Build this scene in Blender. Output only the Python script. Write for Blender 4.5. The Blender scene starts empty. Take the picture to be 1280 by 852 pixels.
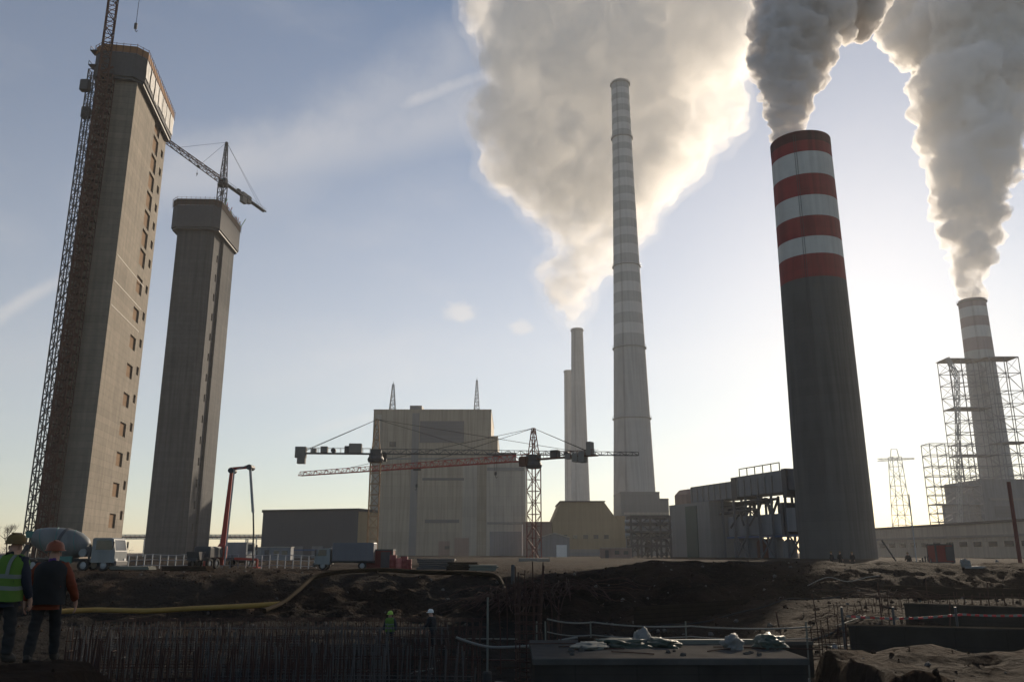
import bpy, bmesh, math, random
import numpy as np
from mathutils import Vector, Matrix, noise as mnoise

rng = random.Random(7)
R = math.radians
S = bpy.context.scene
COL = S.collection

# ------------------------------------------------------------------ light, air and exposure
SUN_E, SKY_E, SKY_DUST, SKY_OZ, EXPOSURE = 5.0, 0.064, 0.25, 2.2, 0.50
CLOUD_COL = (9.0, 8.6, 8.2, 1)
HAZE_D, HAZE_G, HAZE_COL = 0.00014, 0.28, (1.0, 0.985, 0.975, 1)
DENS1, DENS2, DENS3 = 0.020, 0.6, 0.18
SMOKE_STEP, SMOKE_G = 0.18, 0.30

# ------------------------------------------------------------------ camera
FPX, CX, CY = 1042.0, 640.0, 426.0          # focal length and centre in photograph pixels
PITCH = math.atan((690 - 426) / FPX)
EYE = 1.7
cp, sp = math.cos(PITCH), math.sin(PITCH)
cam_d = bpy.data.cameras.new('camera')
cam = bpy.data.objects.new('camera', cam_d)
COL.objects.link(cam)
cam.location = (0, 0, EYE)
cam.rotation_euler = (R(90) + PITCH, 0, 0)
cam_d.sensor_width = 36
cam_d.lens = 36 * FPX / 1280
cam_d.clip_start, cam_d.clip_end = 0.1, 30000
S.camera = cam

# ------------------------------------------------------------------ sun and sky
SUN_AZ, SUN_EL = R(24.2), R(18.9)             # azimuth to the right of +Y
sun_dir = Vector((math.sin(SUN_AZ) * math.cos(SUN_EL), math.cos(SUN_AZ) * math.cos(SUN_EL), math.sin(SUN_EL)))
sd = bpy.data.lights.new('sun', 'SUN')
sd.energy, sd.angle, sd.color = SUN_E, R(0.55), (1.0, 0.84, 0.65)
sun = bpy.data.objects.new('sun', sd)
COL.objects.link(sun)
sun.location = (40, 60, 400)
sun.rotation_euler = sun_dir.to_track_quat('Z', 'Y').to_euler()

W = bpy.data.worlds.new('World')
S.world = W
W.use_nodes = True
nt = W.node_tree
nt.nodes.clear()


class NT:
    """small node-tree writer"""
    def __init__(s, tree): s.t = tree
    def n(s, typ, **kw):
        nd = s.t.nodes.new(typ)
        ins = kw.pop('ins', {})
        for k, v in kw.items(): setattr(nd, k, v)
        for k, v in ins.items(): s.set(nd.inputs[k], v)
        return nd
    def set(s, sock, v):
        if hasattr(v, 'is_linked') or isinstance(v, bpy.types.NodeSocket): s.t.links.new(v, sock)
        else: sock.default_value = v
    def m(s, op, a, b=0.0, c=None, clamp=False):
        nd = s.t.nodes.new('ShaderNodeMath'); nd.operation = op; nd.use_clamp = clamp
        s.set(nd.inputs[0], a); s.set(nd.inputs[1], b)
        if c is not None: s.set(nd.inputs[2], c)
        return nd.outputs[0]
    def ramp(s, x, lo, hi, a=0.0, b=1.0):
        nd = s.t.nodes.new('ShaderNodeMapRange'); nd.interpolation_type = 'SMOOTHSTEP'
        s.set(nd.inputs['Value'], x)
        nd.inputs['From Min'].default_value, nd.inputs['From Max'].default_value = lo, hi
        nd.inputs['To Min'].default_value, nd.inputs['To Max'].default_value = a, b
        return nd.outputs[0]
    def mix(s, fac, a, b, blend='MIX'):
        nd = s.t.nodes.new('ShaderNodeMix'); nd.data_type = 'RGBA'; nd.blend_type = blend
        s.set(nd.inputs[0], fac); s.set(nd.inputs[6], a); s.set(nd.inputs[7], b)
        return nd.outputs[2]


def ray(px, py):
    return Vector((px - CX, FPX * cp - (CY - py) * sp, FPX * sp + (CY - py) * cp))
def at(px, py, Y):
    d = ray(px, py); k = Y / d.y
    return Vector((d.x * k, Y, EYE + d.z * k))
def at_z(px, py, Z):
    d = ray(px, py); k = (Z - EYE) / d.z
    return Vector((d.x * k, d.y * k, Z))
def gx(px, Y, Z=0.0):
    """world x of the point at depth Y and height Z that shows at column px"""
    return (px - CX) * (Y * cp + (Z - EYE) * sp) / FPX
def gz(py, Y): return at(CX, py, Y).z
def project(p):
    p = Vector(p); d = p.y * cp + (p.z - EYE) * sp; u = -p.y * sp + (p.z - EYE) * cp
    return CX + FPX * p.x / d, CY - FPX * u / d

w = NT(nt)
sky = w.n('ShaderNodeTexSky', sky_type='NISHITA', sun_disc=False, sun_elevation=SUN_EL, sun_rotation=SUN_AZ,
          altitude=60, air_density=1.0, dust_density=SKY_DUST, ozone_density=SKY_OZ)
tc = w.n('ShaderNodeTexCoord')
D = tc.outputs['Generated']
def vdot(vec):
    nd = w.n('ShaderNodeVectorMath', operation='DOT_PRODUCT'); w.set(nd.inputs[0], D); nd.inputs[1].default_value = tuple(vec)
    return nd.outputs['Value']
def streak(p, q, width, scale, amount, fade=0.02):
    """a thin high cloud along the great circle through two view directions"""
    a, b = ray(*p).normalized(), ray(*q).normalized()
    nrm = a.cross(b).normalized(); mid = (a + b).normalized(); half = a.angle(b) / 2
    along = a.cross(nrm).normalized()
    nz = w.n('ShaderNodeTexNoise', ins={'Vector': D, 'Scale': scale, 'Detail': 5.0, 'Roughness': 0.6})
    off = w.m('MULTIPLY_ADD', nz.outputs['Fac'], width * 1.2, -width * 0.6)
    dist = w.m('ABSOLUTE', w.m('ADD', vdot(nrm), off))
    core = w.ramp(dist, 0.0, width, 1.0, 0.0)
    ends = w.ramp(vdot(mid), math.cos(half + fade), math.cos(max(half - fade, 0.001)), 0.0, 1.0)
    return w.m('MULTIPLY', w.m('MULTIPLY', core, ends), w.m('MULTIPLY', nz.outputs['Fac'], amount * 1.7))
def puff(p, size, amount):
    c = ray(*p).normalized()
    mp = w.n('ShaderNodeMapping', ins={'Vector': D, 'Scale': (1, 1, 1.8)})
    nz = w.n('ShaderNodeTexNoise', ins={'Vector': mp.outputs[0], 'Scale': 34.0, 'Detail': 5.0, 'Roughness': 0.6})
    sub = w.n('ShaderNodeVectorMath', operation='SUBTRACT'); w.set(sub.inputs[0], D); sub.inputs[1].default_value = tuple(c)
    mul = w.n('ShaderNodeVectorMath', operation='MULTIPLY'); w.set(mul.inputs[0], sub.outputs[0]); mul.inputs[1].default_value = (1, 1, 1.7)
    ln = w.n('ShaderNodeVectorMath', operation='LENGTH'); w.set(ln.inputs[0], mul.outputs[0])
    v = w.m('ADD', w.m('DIVIDE', ln.outputs['Value'], size), w.m('MULTIPLY_ADD', nz.outputs['Fac'], 1.6, -0.8))
    return w.ramp(v, 0.25, 1.0, amount, 0.0)
cl = [streak((-40, 420), (75, 350), 0.011, 22, 0.30), streak((500, 134), (640, 78), 0.016, 16, 0.45, 0.03),
      streak((180, 230), (660, 120), 0.055, 7, 0.38, 0.10), streak((330, 210), (600, 60), 0.07, 9, 0.28, 0.1),
      streak((330, 480), (520, 425), 0.03, 9, 0.10, 0.06), streak((1110, 490), (1190, 487), 0.006, 30, 0.25, 0.02),
      streak((840, 560), (1000, 545), 0.02, 9, 0.12, 0.05), streak((380, 540), (470, 520), 0.012, 12, 0.16, 0.04),
      puff((575, 390), 0.026, 0.45), puff((650, 408), 0.021, 0.38)]
acc = cl[0]
for c in cl[1:]: acc = w.m('MAXIMUM', acc, c)
# thin even cirrus veil that only whitens the blue a little
veil = w.n('ShaderNodeTexNoise', ins={'Vector': w.n('ShaderNodeMapping', ins={'Vector': D, 'Scale': (2.2, 2.2, 6), 'Rotation': (0.2, 0.5, 0.4)}).outputs[0], 'Scale': 1.7, 'Detail': 6.0, 'Roughness': 0.55})
acc = w.m('MAXIMUM', acc, w.ramp(veil.outputs['Fac'], 0.5, 0.8, 0.0, 0.14))
skycol = w.mix(acc, sky.outputs[0], CLOUD_COL)
bg = w.n('ShaderNodeBackground', ins={'Color': skycol, 'Strength': SKY_E})
w.t.links.new(bg.outputs[0], w.n('ShaderNodeOutputWorld').inputs['Surface'])

S.view_settings.view_transform = 'Standard'
S.view_settings.look = 'None'
S.view_settings.gamma = 1.0
S.view_settings.exposure = EXPOSURE
S.view_settings.use_curve_mapping = False
S.render.engine = 'CYCLES'
S.cycles.max_bounces = 16
S.cycles.volume_bounces = 14
S.cycles.transparent_max_bounces = 48
S.cycles.use_adaptive_sampling = True
S.cycles.adaptive_threshold = 0.02
S.cycles.volume_step_rate = 1.0
S.cycles.volume_max_steps = 256

# ------------------------------------------------------------------ materials
MATS = {}
def mat(name, col, rough=0.8, var=0.25, scale=1.5, bump=0.0, metal=0.0, lines=None, streaks=0.0, tint=None, spec=0.3):
    """procedural surface: two octaves of blotches, optional pour / panel lines, optional rain streaks, optional second tint"""
    if name in MATS: return MATS[name]
    m = bpy.data.materials.new(name); m.use_nodes = True
    t = NT(m.node_tree); m.node_tree.nodes.clear()
    tcn = t.n('ShaderNodeTexCoord'); P = tcn.outputs['Object']
    a = t.n('ShaderNodeTexNoise', ins={'Vector': P, 'Scale': scale, 'Detail': 6.0, 'Roughness': 0.62})
    b = t.n('ShaderNodeTexNoise', ins={'Vector': P, 'Scale': scale * 0.13, 'Detail': 3.0})
    f = t.m('MULTIPLY_ADD', a.outputs['Fac'], 2 * var, 1 - var)
    f = t.m('MULTIPLY', f, t.m('MULTIPLY_ADD', b.outputs['Fac'], 1.4 * var, 1 - 0.7 * var))
    sep = t.n('ShaderNodeSeparateXYZ', ins={'Vector': P})
    h = t.m('ADD', t.m('MULTIPLY', sep.outputs['X'], 1.0), sep.outputs['Y'])
    if streaks:
        sv = t.n('ShaderNodeCombineXYZ', ins={'X': t.m('MULTIPLY', h, 1.0), 'Y': t.m('MULTIPLY', sep.outputs['Z'], 0.04), 'Z': 0.0})
        sn = t.n('ShaderNodeTexNoise', ins={'Vector': sv.outputs[0], 'Scale': 0.9, 'Detail': 5.0})
        f = t.m('MULTIPLY', f, t.ramp(sn.outputs['Fac'], 0.35, 0.7, 1.0, 1.0 - streaks))
    if lines:
        pz, ph, dark, wd = lines
        if pz:
            q = t.m('FRACT', t.m('DIVIDE', sep.outputs['Z'], pz))
            f = t.m('MULTIPLY', f, t.ramp(q, 0.0, wd, 1 - dark, 1.0))
            # every lift was poured with a slightly different mix
            fl = t.m('FLOOR', t.m('DIVIDE', sep.outputs['Z'], pz))
            wn = t.n('ShaderNodeTexWhiteNoise', noise_dimensions='1D', ins={'W': fl})
            f = t.m('MULTIPLY', f, t.m('MULTIPLY_ADD', wn.outputs['Value'], dark * 0.5, 1 - dark * 0.25))
        if ph:
            q = t.m('FRACT', t.m('DIVIDE', h, ph))
            f = t.m('MULTIPLY', f, t.ramp(q, 0.0, wd, 1 - dark * 0.8, 1.0))
    c0 = (*col, 1)
    if tint:
        tn = t.n('ShaderNodeTexNoise', ins={'Vector': P, 'Scale': scale * 0.35, 'Detail': 4.0})
        c0 = t.mix(t.ramp(tn.outputs['Fac'], 0.45, 0.65), (*col, 1), (*tint, 1))
    g = t.n('ShaderNodeCombineColor', ins={'Red': f, 'Green': f, 'Blue': f})
    c = t.mix(1.0, c0, g.outputs[0], 'MULTIPLY')
    pb = t.n('ShaderNodeBsdfPrincipled', ins={'Base Color': c, 'Roughness': rough, 'Metallic': metal})
    pb.inputs['Specular IOR Level'].default_value = spec
    if bump:
        bn = t.n('ShaderNodeBump', ins={'Strength': 0.6, 'Distance': bump, 'Height': a.outputs['Fac']})
        t.t.links.new(bn.outputs[0], pb.inputs['Normal'])
    t.t.links.new(pb.outputs[0], t.n('ShaderNodeOutputMaterial').inputs['Surface'])
    MATS[name] = m
    return m

# ------------------------------------------------------------------ mesh builder
class MB:
    def __init__(s): s.v, s.f, s.mi = [], [], []
    def add(s, vs, fs, m=0):
        o = len(s.v); s.v += [tuple(x) for x in vs]; s.f += [tuple(i + o for i in f) for f in fs]; s.mi += [m] * len(fs)
        return s
    def face(s, pts, m=0): return s.add(pts, [tuple(range(len(pts)))], m)
    def box(s, c, d, rz=0.0, m=0, rx=0.0, ry=0.0):
        M = Matrix.Translation(Vector(c)) @ Matrix.Rotation(rz, 4, 'Z') @ Matrix.Rotation(ry, 4, 'Y') @ Matrix.Rotation(rx, 4, 'X')
        x, y, z = d[0] / 2, d[1] / 2, d[2] / 2
        vs = [M @ Vector(q) for q in ((-x, -y, -z), (x, -y, -z), (x, y, -z), (-x, y, -z), (-x, -y, z), (x, -y, z), (x, y, z), (-x, y, z))]
        return s.add(vs, [(0, 3, 2, 1), (4, 5, 6, 7), (0, 1, 5, 4), (1, 2, 6, 5), (2, 3, 7, 6), (3, 0, 4, 7)], m)
    def rbox(s, c, d, r=0.1, rz=0.0, m=0):
        """box whose vertical and top edges are rounded off by chamfers"""
        x, y, z = d[0] / 2, d[1] / 2, d[2] / 2; r = min(r, x * .9, y * .9, z * .9)
        M = Matrix.Translation(Vector(c)) @ Matrix.Rotation(rz, 4, 'Z')
        def ring(ix, zz):
            a, b = x - ix, y - ix
            return [M @ Vector(q + (zz,)) for q in ((-a + r, -b), (a - r, -b), (a, -b + r), (a, b - r), (a - r, b), (-a + r, b), (-a, b - r), (-a, -b + r))]
        vs = ring(0, -z) + ring(0, z - r) + ring(r * .7, z)
        fs = [tuple(range(7, -1, -1)), tuple(range(16, 24))]
        for k in range(2):
            for i in range(8): j = (i + 1) % 8; fs.append((k * 8 + i, k * 8 + j, k * 8 + 8 + j, k * 8 + 8 + i))
        return s.add(vs, fs, m)
    def bar(s, a, b, wd, hd=None, m=0):
        a, b = Vector(a), Vector(b); hd = hd or wd; d = b - a
        if d.length < 1e-6: return s
        d.normalize(); up = Vector((0, 0, 1)) if abs(d.z) < 0.95 else Vector((0, 1, 0))
        x = d.cross(up).normalized() * wd / 2; y = x.cross(d).normalized() * hd / 2
        vs = [a - x - y, a + x - y, a + x + y, a - x + y, b - x - y, b + x - y, b + x + y, b - x + y]
        return s.add(vs, [(0, 3, 2, 1), (4, 5, 6, 7), (0, 1, 5, 4), (1, 2, 6, 5), (2, 3, 7, 6), (3, 0, 4, 7)], m)
    def tube(s, pts, r, n=8, m=0, cap=True):
        pts = [Vector(p) for p in pts]; k = len(pts)
        rs = r if isinstance(r, (list, tuple)) else [r] * k
        o = []; prev = None
        for i, p in enumerate(pts):
            d = (pts[min(i + 1, k - 1)] - pts[max(i - 1, 0)]).normalized()
            if prev is None:
                up = Vector((0, 0, 1)) if abs(d.z) < 0.9 else Vector((1, 0, 0)); x = d.cross(up).normalized()
            else: x = (prev - d * prev.dot(d)).normalized()
            prev = x; y = d.cross(x)
            o += [p + (x * math.cos(2 * math.pi * j / n) + y * math.sin(2 * math.pi * j / n)) * rs[i] for j in range(n)]
        fs = [(i * n + j, i * n + (j + 1) % n, (i + 1) * n + (j + 1) % n, (i + 1) * n + j) for i in range(k - 1) for j in range(n)]
        if cap: fs += [tuple(range(n - 1, -1, -1)), tuple(range((k - 1) * n, k * n))]
        return s.add(o, fs, m)
    def lathe(s, prof, n=48, c=(0, 0, 0), ms=None, cap=(False, False)):
        """prof: (radius, z) rings; ms: material index of each band"""
        c = Vector(c); o = len(s.v)
        for r, z in prof: s.v += [tuple(c + Vector((r * math.cos(2 * math.pi * j / n), r * math.sin(2 * math.pi * j / n), z))) for j in range(n)]
        for i in range(len(prof) - 1):
            for j in range(n):
                s.f.append((o + i * n + j, o + i * n + (j + 1) % n, o + (i + 1) * n + (j + 1) % n, o + (i + 1) * n + j)); s.mi.append(ms[i] if ms else 0)
        if cap[0]: s.f.append(tuple(o + j for j in range(n - 1, -1, -1))); s.mi.append(ms[0] if ms else 0)
        if cap[1]: s.f.append(tuple(o + (len(prof) - 1) * n + j for j in range(n))); s.mi.append(ms[-1] if ms else 0)
        return s
    def prism(s, poly, z0, z1, m=0):
        n = len(poly); vs = [(x, y, z0) for x, y in poly] + [(x, y, z1) for x, y in poly]
        fs = [tuple(range(n - 1, -1, -1)), tuple(range(n, 2 * n))] + [(i, (i + 1) % n, n + (i + 1) % n, n + i) for i in range(n)]
        return s.add(vs, fs, m)
    def extrude(s, poly, d, m=0):
        """poly: planar 3-D outline, d: extrusion vector"""
        n = len(poly); d = Vector(d); vs = [Vector(p) for p in poly] + [Vector(p) + d for p in poly]
        fs = [tuple(range(n - 1, -1, -1)), tuple(range(n, 2 * n))] + [(i, (i + 1) % n, n + (i + 1) % n, n + i) for i in range(n)]
        return s.add(vs, fs, m)
    def wall(s, o, u, W, H, holes, nrm, depth=0.5, m=0, mh=None):
        """vertical wall sheet with real recessed openings; holes: (u0, u1, z0, z1)"""
        o, u, nrm = Vector(o), Vector(u).normalized(), Vector(nrm).normalized(); up = Vector((0, 0, 1))
        us = sorted({0.0, W, *[h[0] for h in holes], *[h[1] for h in holes]}); zs = sorted({0.0, H, *[h[2] for h in holes], *[h[3] for h in holes]})
        P = lambda a, z, d=0.0: o + u * a + up * z - nrm * d
        mh = m if mh is None else mh
        for z0, z1 in zip(zs, zs[1:]):
            run = None
            for a0, a1 in zip(us, us[1:]):
                am, zm = (a0 + a1) / 2, (z0 + z1) / 2
                if any(h[0] < am < h[1] and h[2] < zm < h[3] for h in holes):
                    if run: s.face([P(run[0], z0), P(run[1], z0), P(run[1], z1), P(run[0], z1)], m); run = None
                else: run = (run[0] if run else a0, a1)
            if run: s.face([P(run[0], z0), P(run[1], z0), P(run[1], z1), P(run[0], z1)], m)
        for a0, a1, z0, z1 in holes:
            q = [(a0, z0), (a1, z0), (a1, z1), (a0, z1)]
            for i in range(4):
                j = (i + 1) % 4; s.face([P(*q[i]), P(*q[j]), P(*q[j], depth), P(*q[i], depth)], m)
            s.face([P(*x, depth) for x in q], mh)
        return s
    def build(s, name, mats, parent=None, smooth=False, world=False):
        me = bpy.data.meshes.new(name)
        off = Vector(parent.location) if (world and parent) else Vector((0, 0, 0))
        me.from_pydata([tuple(Vector(v) - off) for v in s.v], [], s.f)
        for mm in (mats if isinstance(mats, (list, tuple)) else [mats]): me.materials.append(mm)
        me.polygons.foreach_set('material_index', s.mi)
        bm = bmesh.new(); bm.from_mesh(me); bmesh.ops.recalc_face_normals(bm, faces=bm.faces); bm.to_mesh(me); bm.free()
        if smooth:
            me.polygons.foreach_set('use_smooth', [True] * len(me.polygons))
            me.set_sharp_from_angle(angle=R(38))
        ob = bpy.data.objects.new(name, me); COL.objects.link(ob)
        if parent: ob.parent = parent
        return ob

def tag(o, label=None, cat=None, group=None, kind=None):
    if label: o['label'] = label
    if cat: o['category'] = cat
    if group: o['group'] = group
    if kind: o['kind'] = kind
    return o
def thing(name, label, cat, loc=(0, 0, 0), rz=0.0, group=None):
    o = bpy.data.objects.new(name, None); COL.objects.link(o)
    o.location = loc; o.rotation_euler = (0, 0, rz); o.empty_display_size = 0.3
    return tag(o, label, cat, group)
KIDS = {}
def children(o): return [c for c in COL.objects if c.parent == o]
def copy_thing(o, loc, rz, label, group=None, parent=None):
    c = o.copy(); COL.objects.link(c)
    if parent is None:
        c.location = loc; c.rotation_euler = (0, 0, rz); tag(c, label, None, group)
    else: c.parent = parent
    for k in children(o): copy_thing(k, None, None, None, None, c)
    return c
def single(mb, name, mats, label, cat, group=None, smooth=False, kind=None, world_base=None):
    o = mb.build(name, mats, None, smooth)
    if world_base is not None:
        b = Vector(world_base)
        for v in o.data.vertices: v.co -= b
        o.location = b
    return tag(o, label, cat, group, kind)

# numpy value noise for the terrain
def vnoise(x, y, seed=0):
    xi, yi = np.floor(x).astype(np.int64), np.floor(y).astype(np.int64); xf, yf = x - xi, y - yi
    def h(a, b):
        n = (a * 374761393 + b * 668265263 + seed * 974634777) & 0x7fffffff
        n = ((n ^ (n >> 13)) * 1274126177) & 0x7fffffff
        return ((n ^ (n >> 16)) & 0xffff) / 65535.0
    u, v = xf * xf * (3 - 2 * xf), yf * yf * (3 - 2 * yf)
    return (h(xi, yi) * (1 - u) + h(xi + 1, yi) * u) * (1 - v) + (h(xi, yi + 1) * (1 - u) + h(xi + 1, yi + 1) * u) * v - 0.5
def fbm(x, y, octv=5, seed=0):
    t, a = 0, 1.0
    for i in range(octv): t = t + a * vnoise(x, y, seed + i); x, y, a = x * 2.03, y * 2.03, a * 0.52
    return t
def sstep(a, b, x):
    t = np.clip((x - a) / (b - a), 0, 1); return t * t * (3 - 2 * t)

# ------------------------------------------------------------------ terrain
def terrain_z(x, y):
    x, y = np.asarray(x, float), np.asarray(y, float)
    floor = -2.75
    # near edge of the pit: close on the left, a spoil platform further out on the right
    right = sstep(6.0, 7.6, x)
    near0 = 9.3 + right * 11.8 + 0.5 * fbm(x * .35, y * 0 + 3, 3, 5)
    near0 = near0 + 3.6 * sstep(-5.2, -6.6, x)
    down = sstep(near0, near0 + 6.5 - right * 4.0, y)
    # far edge: the bank below the plant
    lip = 66 + 3.5 * fbm(x * .06, x * 0 + 1.7, 3, 9) + 6 * sstep(-15, -40, x)
    up = sstep(lip - 13, lip, y)
    depth = floor + right * 0.75
    pit = down * (1 - up)
    z = depth * pit
    # spoil ridge along the lip, higher on the right half, a heap in the middle
    left = sstep(-5.2, -6.6, x)
    z = z + .2 * left * (1 - sstep(12.2, 14.0, y))
    ridge = np.exp(-((y - lip - 3) / 5.0) ** 2)
    z = z + ridge * (0.12 + 0.75 * sstep(4, 12, x) + 0.35 * fbm(x * .25, y * .25, 4, 21))
    z = z + 1.1 * np.exp(-(((x - 3.5) / 4.2) ** 2 + ((y - 57) / 5.0) ** 2)) * (1 + .6 * fbm(x * .8, y * .8, 3, 4))
    # bench in the right of the pit
    bench = sstep(9, 16, x) * sstep(33, 39, y) * (1 - sstep(lip - 14, lip - 8, y))
    z = z + bench * 0.95
    z = z - 0.5 * right * (1 - down) * sstep(6, 18, y)
    rough = 0.22 + 0.75 * down * up * (1 - up) * 4 * 0.5
    k = 1 - sstep(150, 400, y)
    bank = down * up * (1 - up) * 4
    z = z + k * (rough * fbm(x * .9, y * .9, 5, 11) + (0.06 + 0.25 * bank) * fbm(x * .33 + 0.25 * y * .33, y * .33, 4, 31))
    # rain gullies down the bank
    z = z - bank * 0.30 * np.abs(fbm(x * .7 + .12 * y, y * .10, 4, 41))
    z = z - k * (1 - sstep(20, 26, y)) * right * 0.25 * np.abs(fbm(x * 1.3, y * 1.3, 4, 61))
    return z
def tz(x, y): return float(terrain_z(np.array([x]), np.array([y]))[0])

def build_ground():
    def axis(lo, hi, step, far, grow):
        a = list(np.arange(lo, hi + 1e-6, step)); d = step; v = hi
        while v < far: d *= grow; v += d; a.append(v)
        b = []; d = step; v = lo
        while v > -far: d *= grow; v -= d; b.append(v)
        return np.array(b[::-1] + a)
    xs = axis(-46, 46, 0.3, 2600, 1.16)
    ys1 = list(np.arange(8, 84, 0.27)); v = ys1[-1]; d = .27
    while v < 2700: d *= 1.09; v += d; ys1.append(v)
    ys0 = []; v = 8; d = .27
    while v > -300: d *= 1.25; v -= d; ys0.append(v)
    ys = np.array(ys0[::-1] + ys1)
    X, Y = np.meshgrid(xs, ys); Z = terrain_z(X, Y)
    nx, ny = len(xs), len(ys)
    me = bpy.data.meshes.new('ground')
    vs = np.stack([X, Y, Z], -1).reshape(-1, 3)
    i = np.arange(nx * ny).reshape(ny, nx)
    q = np.stack([i[:-1, :-1], i[:-1, 1:], i[1:, 1:], i[1:, :-1]], -1).reshape(-1, 4)
    me.vertices.add(len(vs)); me.vertices.foreach_set('co', vs.ravel())
    me.loops.add(q.size); me.loops.foreach_set('vertex_index', q.ravel().astype(np.int32))
    me.polygons.add(len(q)); me.polygons.foreach_set('loop_start', np.arange(0, q.size, 4, dtype=np.int32))
    me.update(); me.validate()
    me.polygons.foreach_set('use_smooth', [True] * len(me.polygons))
    m = bpy.data.materials.new('churned_soil'); m.use_nodes = True; m.node_tree.nodes.clear(); t = NT(m.node_tree)
    P = t.n('ShaderNodeTexCoord').outputs['Object']
    a = t.n('ShaderNodeTexNoise', ins={'Vector': P, 'Scale': 0.22, 'Detail': 7.0, 'Roughness': 0.6})
    b = t.n('ShaderNodeTexNoise', ins={'Vector': P, 'Scale': 3.2, 'Detail': 8.0, 'Roughness': 0.68})
    c = t.n('ShaderNodeTexNoise', ins={'Vector': P, 'Scale': 0.06, 'Detail': 3.0})
    vor = t.n('ShaderNodeTexVoronoi', ins={'Vector': P, 'Scale': 4.5})
    col = t.mix(t.ramp(a.outputs['Fac'], .38, .62), (0.015, 0.0105, 0.0078, 1), (0.034, 0.0225, 0.0155, 1))
    col = t.mix(t.ramp(c.outputs['Fac'], .5, .62), col, (0.028, 0.023, 0.019, 1))
    col = t.mix(t.ramp(b.outputs['Fac'], .48, .68, 0.0, 0.8), col, (0.031, 0.023, 0.0175, 1))
    # blinding concrete and wet mud at the bottom of the pit
    z = t.n('ShaderNodeSeparateXYZ', ins={'Vector': P}).outputs['Z']
    wet = t.ramp(t.m('ADD', z, t.m('MULTIPLY', a.outputs['Fac'], 0.8)), -2.2, -1.7, 0.8, 0.0)
    col = t.mix(wet, col, (0.014, 0.013, 0.012, 1))
    pb = t.n('ShaderNodeBsdfPrincipled', ins={'Base Color': col, 'Roughness': 1.0}); pb.inputs['Specular IOR Level'].default_value = .03
    hgt = t.m('ADD', b.outputs['Fac'], t.m('MULTIPLY', vor.outputs['Distance'], 0.5))
    bn = t.n('ShaderNodeBump', ins={'Strength': 1.0, 'Distance': 0.22, 'Height': hgt})
    t.t.links.new(bn.outputs[0], pb.inputs['Normal'])
    t.t.links.new(pb.outputs[0], t.n('ShaderNodeOutputMaterial').inputs['Surface'])
    me.materials.append(m)
    o = bpy.data.objects.new('ground', me); COL.objects.link(o); o['kind'] = 'structure'
build_ground()

# ------------------------------------------------------------------ air
def build_haze():
    mb = MB().box((0, 1250, 372), (6600, 3900, 756))
    m = bpy.data.materials.new('haze_air'); m.use_nodes = True; m.node_tree.nodes.clear(); t = NT(m.node_tree)
    v = t.n('ShaderNodeVolumePrincipled', ins={'Color': HAZE_COL, 'Density': HAZE_D, 'Anisotropy': HAZE_G})
    t.t.links.new(v.outputs[0], t.n('ShaderNodeOutputMaterial').inputs['Volume'])
    o = mb.build('haze', m); o['kind'] = 'stuff'
if HAZE_D > 0: build_haze()

# ------------------------------------------------------------------ common materials
M_CONC = mat('raw_concrete', (0.215, 0.185, 0.147), 0.9, 0.32, 0.6, 0.01, lines=(1.6, 0, 0.34, 0.10), streaks=0.22)
M_CONC2 = mat('grey_concrete', (0.082, 0.083, 0.085), 0.9, 0.34, 0.5, 0.01, lines=(1.6, 0, 0.3, 0.10), streaks=0.35)
M_HOLE = mat('dark_interior', (0.17, 0.10, 0.05), 0.95, 0.3)
M_FORM = mat('formwork_grey', (0.08, 0.08, 0.084), 0.85, 0.25, 0.8, lines=(0, 2.4, 0.35, 0.05))
M_WOOD = mat('orange_plywood', (0.26, 0.13, 0.055), 0.8, 0.3, 0.6, lines=(0, 1.2, 0.3, 0.08))
M_TIMBS = mat('scaffold_board', (0.06, 0.04, 0.03), .9, .3)
M_TARP = mat('white_tarpaulin', (0.50, 0.49, 0.47), 0.7, 0.4, 1.1, bump=0.2, streaks=.4)
M_RUST = mat('rusty_steel', (0.085, 0.034, 0.022), 0.85, 0.35, 0.8)
M_DARK = mat('dark_steel', (0.06, 0.06, 0.062), 0.6, 0.2, 1.0)
M_GALV = mat('galvanised_steel', (0.32, 0.33, 0.34), 0.5, 0.15, 1.0, metal=0.3)
M_RED = mat('crane_red', (0.34, 0.05, 0.035), 0.55, 0.15, 1.0)
M_YEL = mat('crane_yellow', (0.42, 0.24, 0.05), 0.55, 0.15, 1.0)
M_CBAL = mat('ballast_concrete', (0.20, 0.19, 0.17), 0.9, 0.2)
M_CABLE = mat('steel_cable', (0.04, 0.04, 0.04), 0.9, 0.1, spec=0.0)
M_GLASS = mat('window_glass', (0.03, 0.04, 0.05), 0.12, 0.1, 1.0, spec=0.6)
M_WHITE = mat('white_paint', (0.70, 0.70, 0.68), 0.5, 0.1, 0.5)

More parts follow.
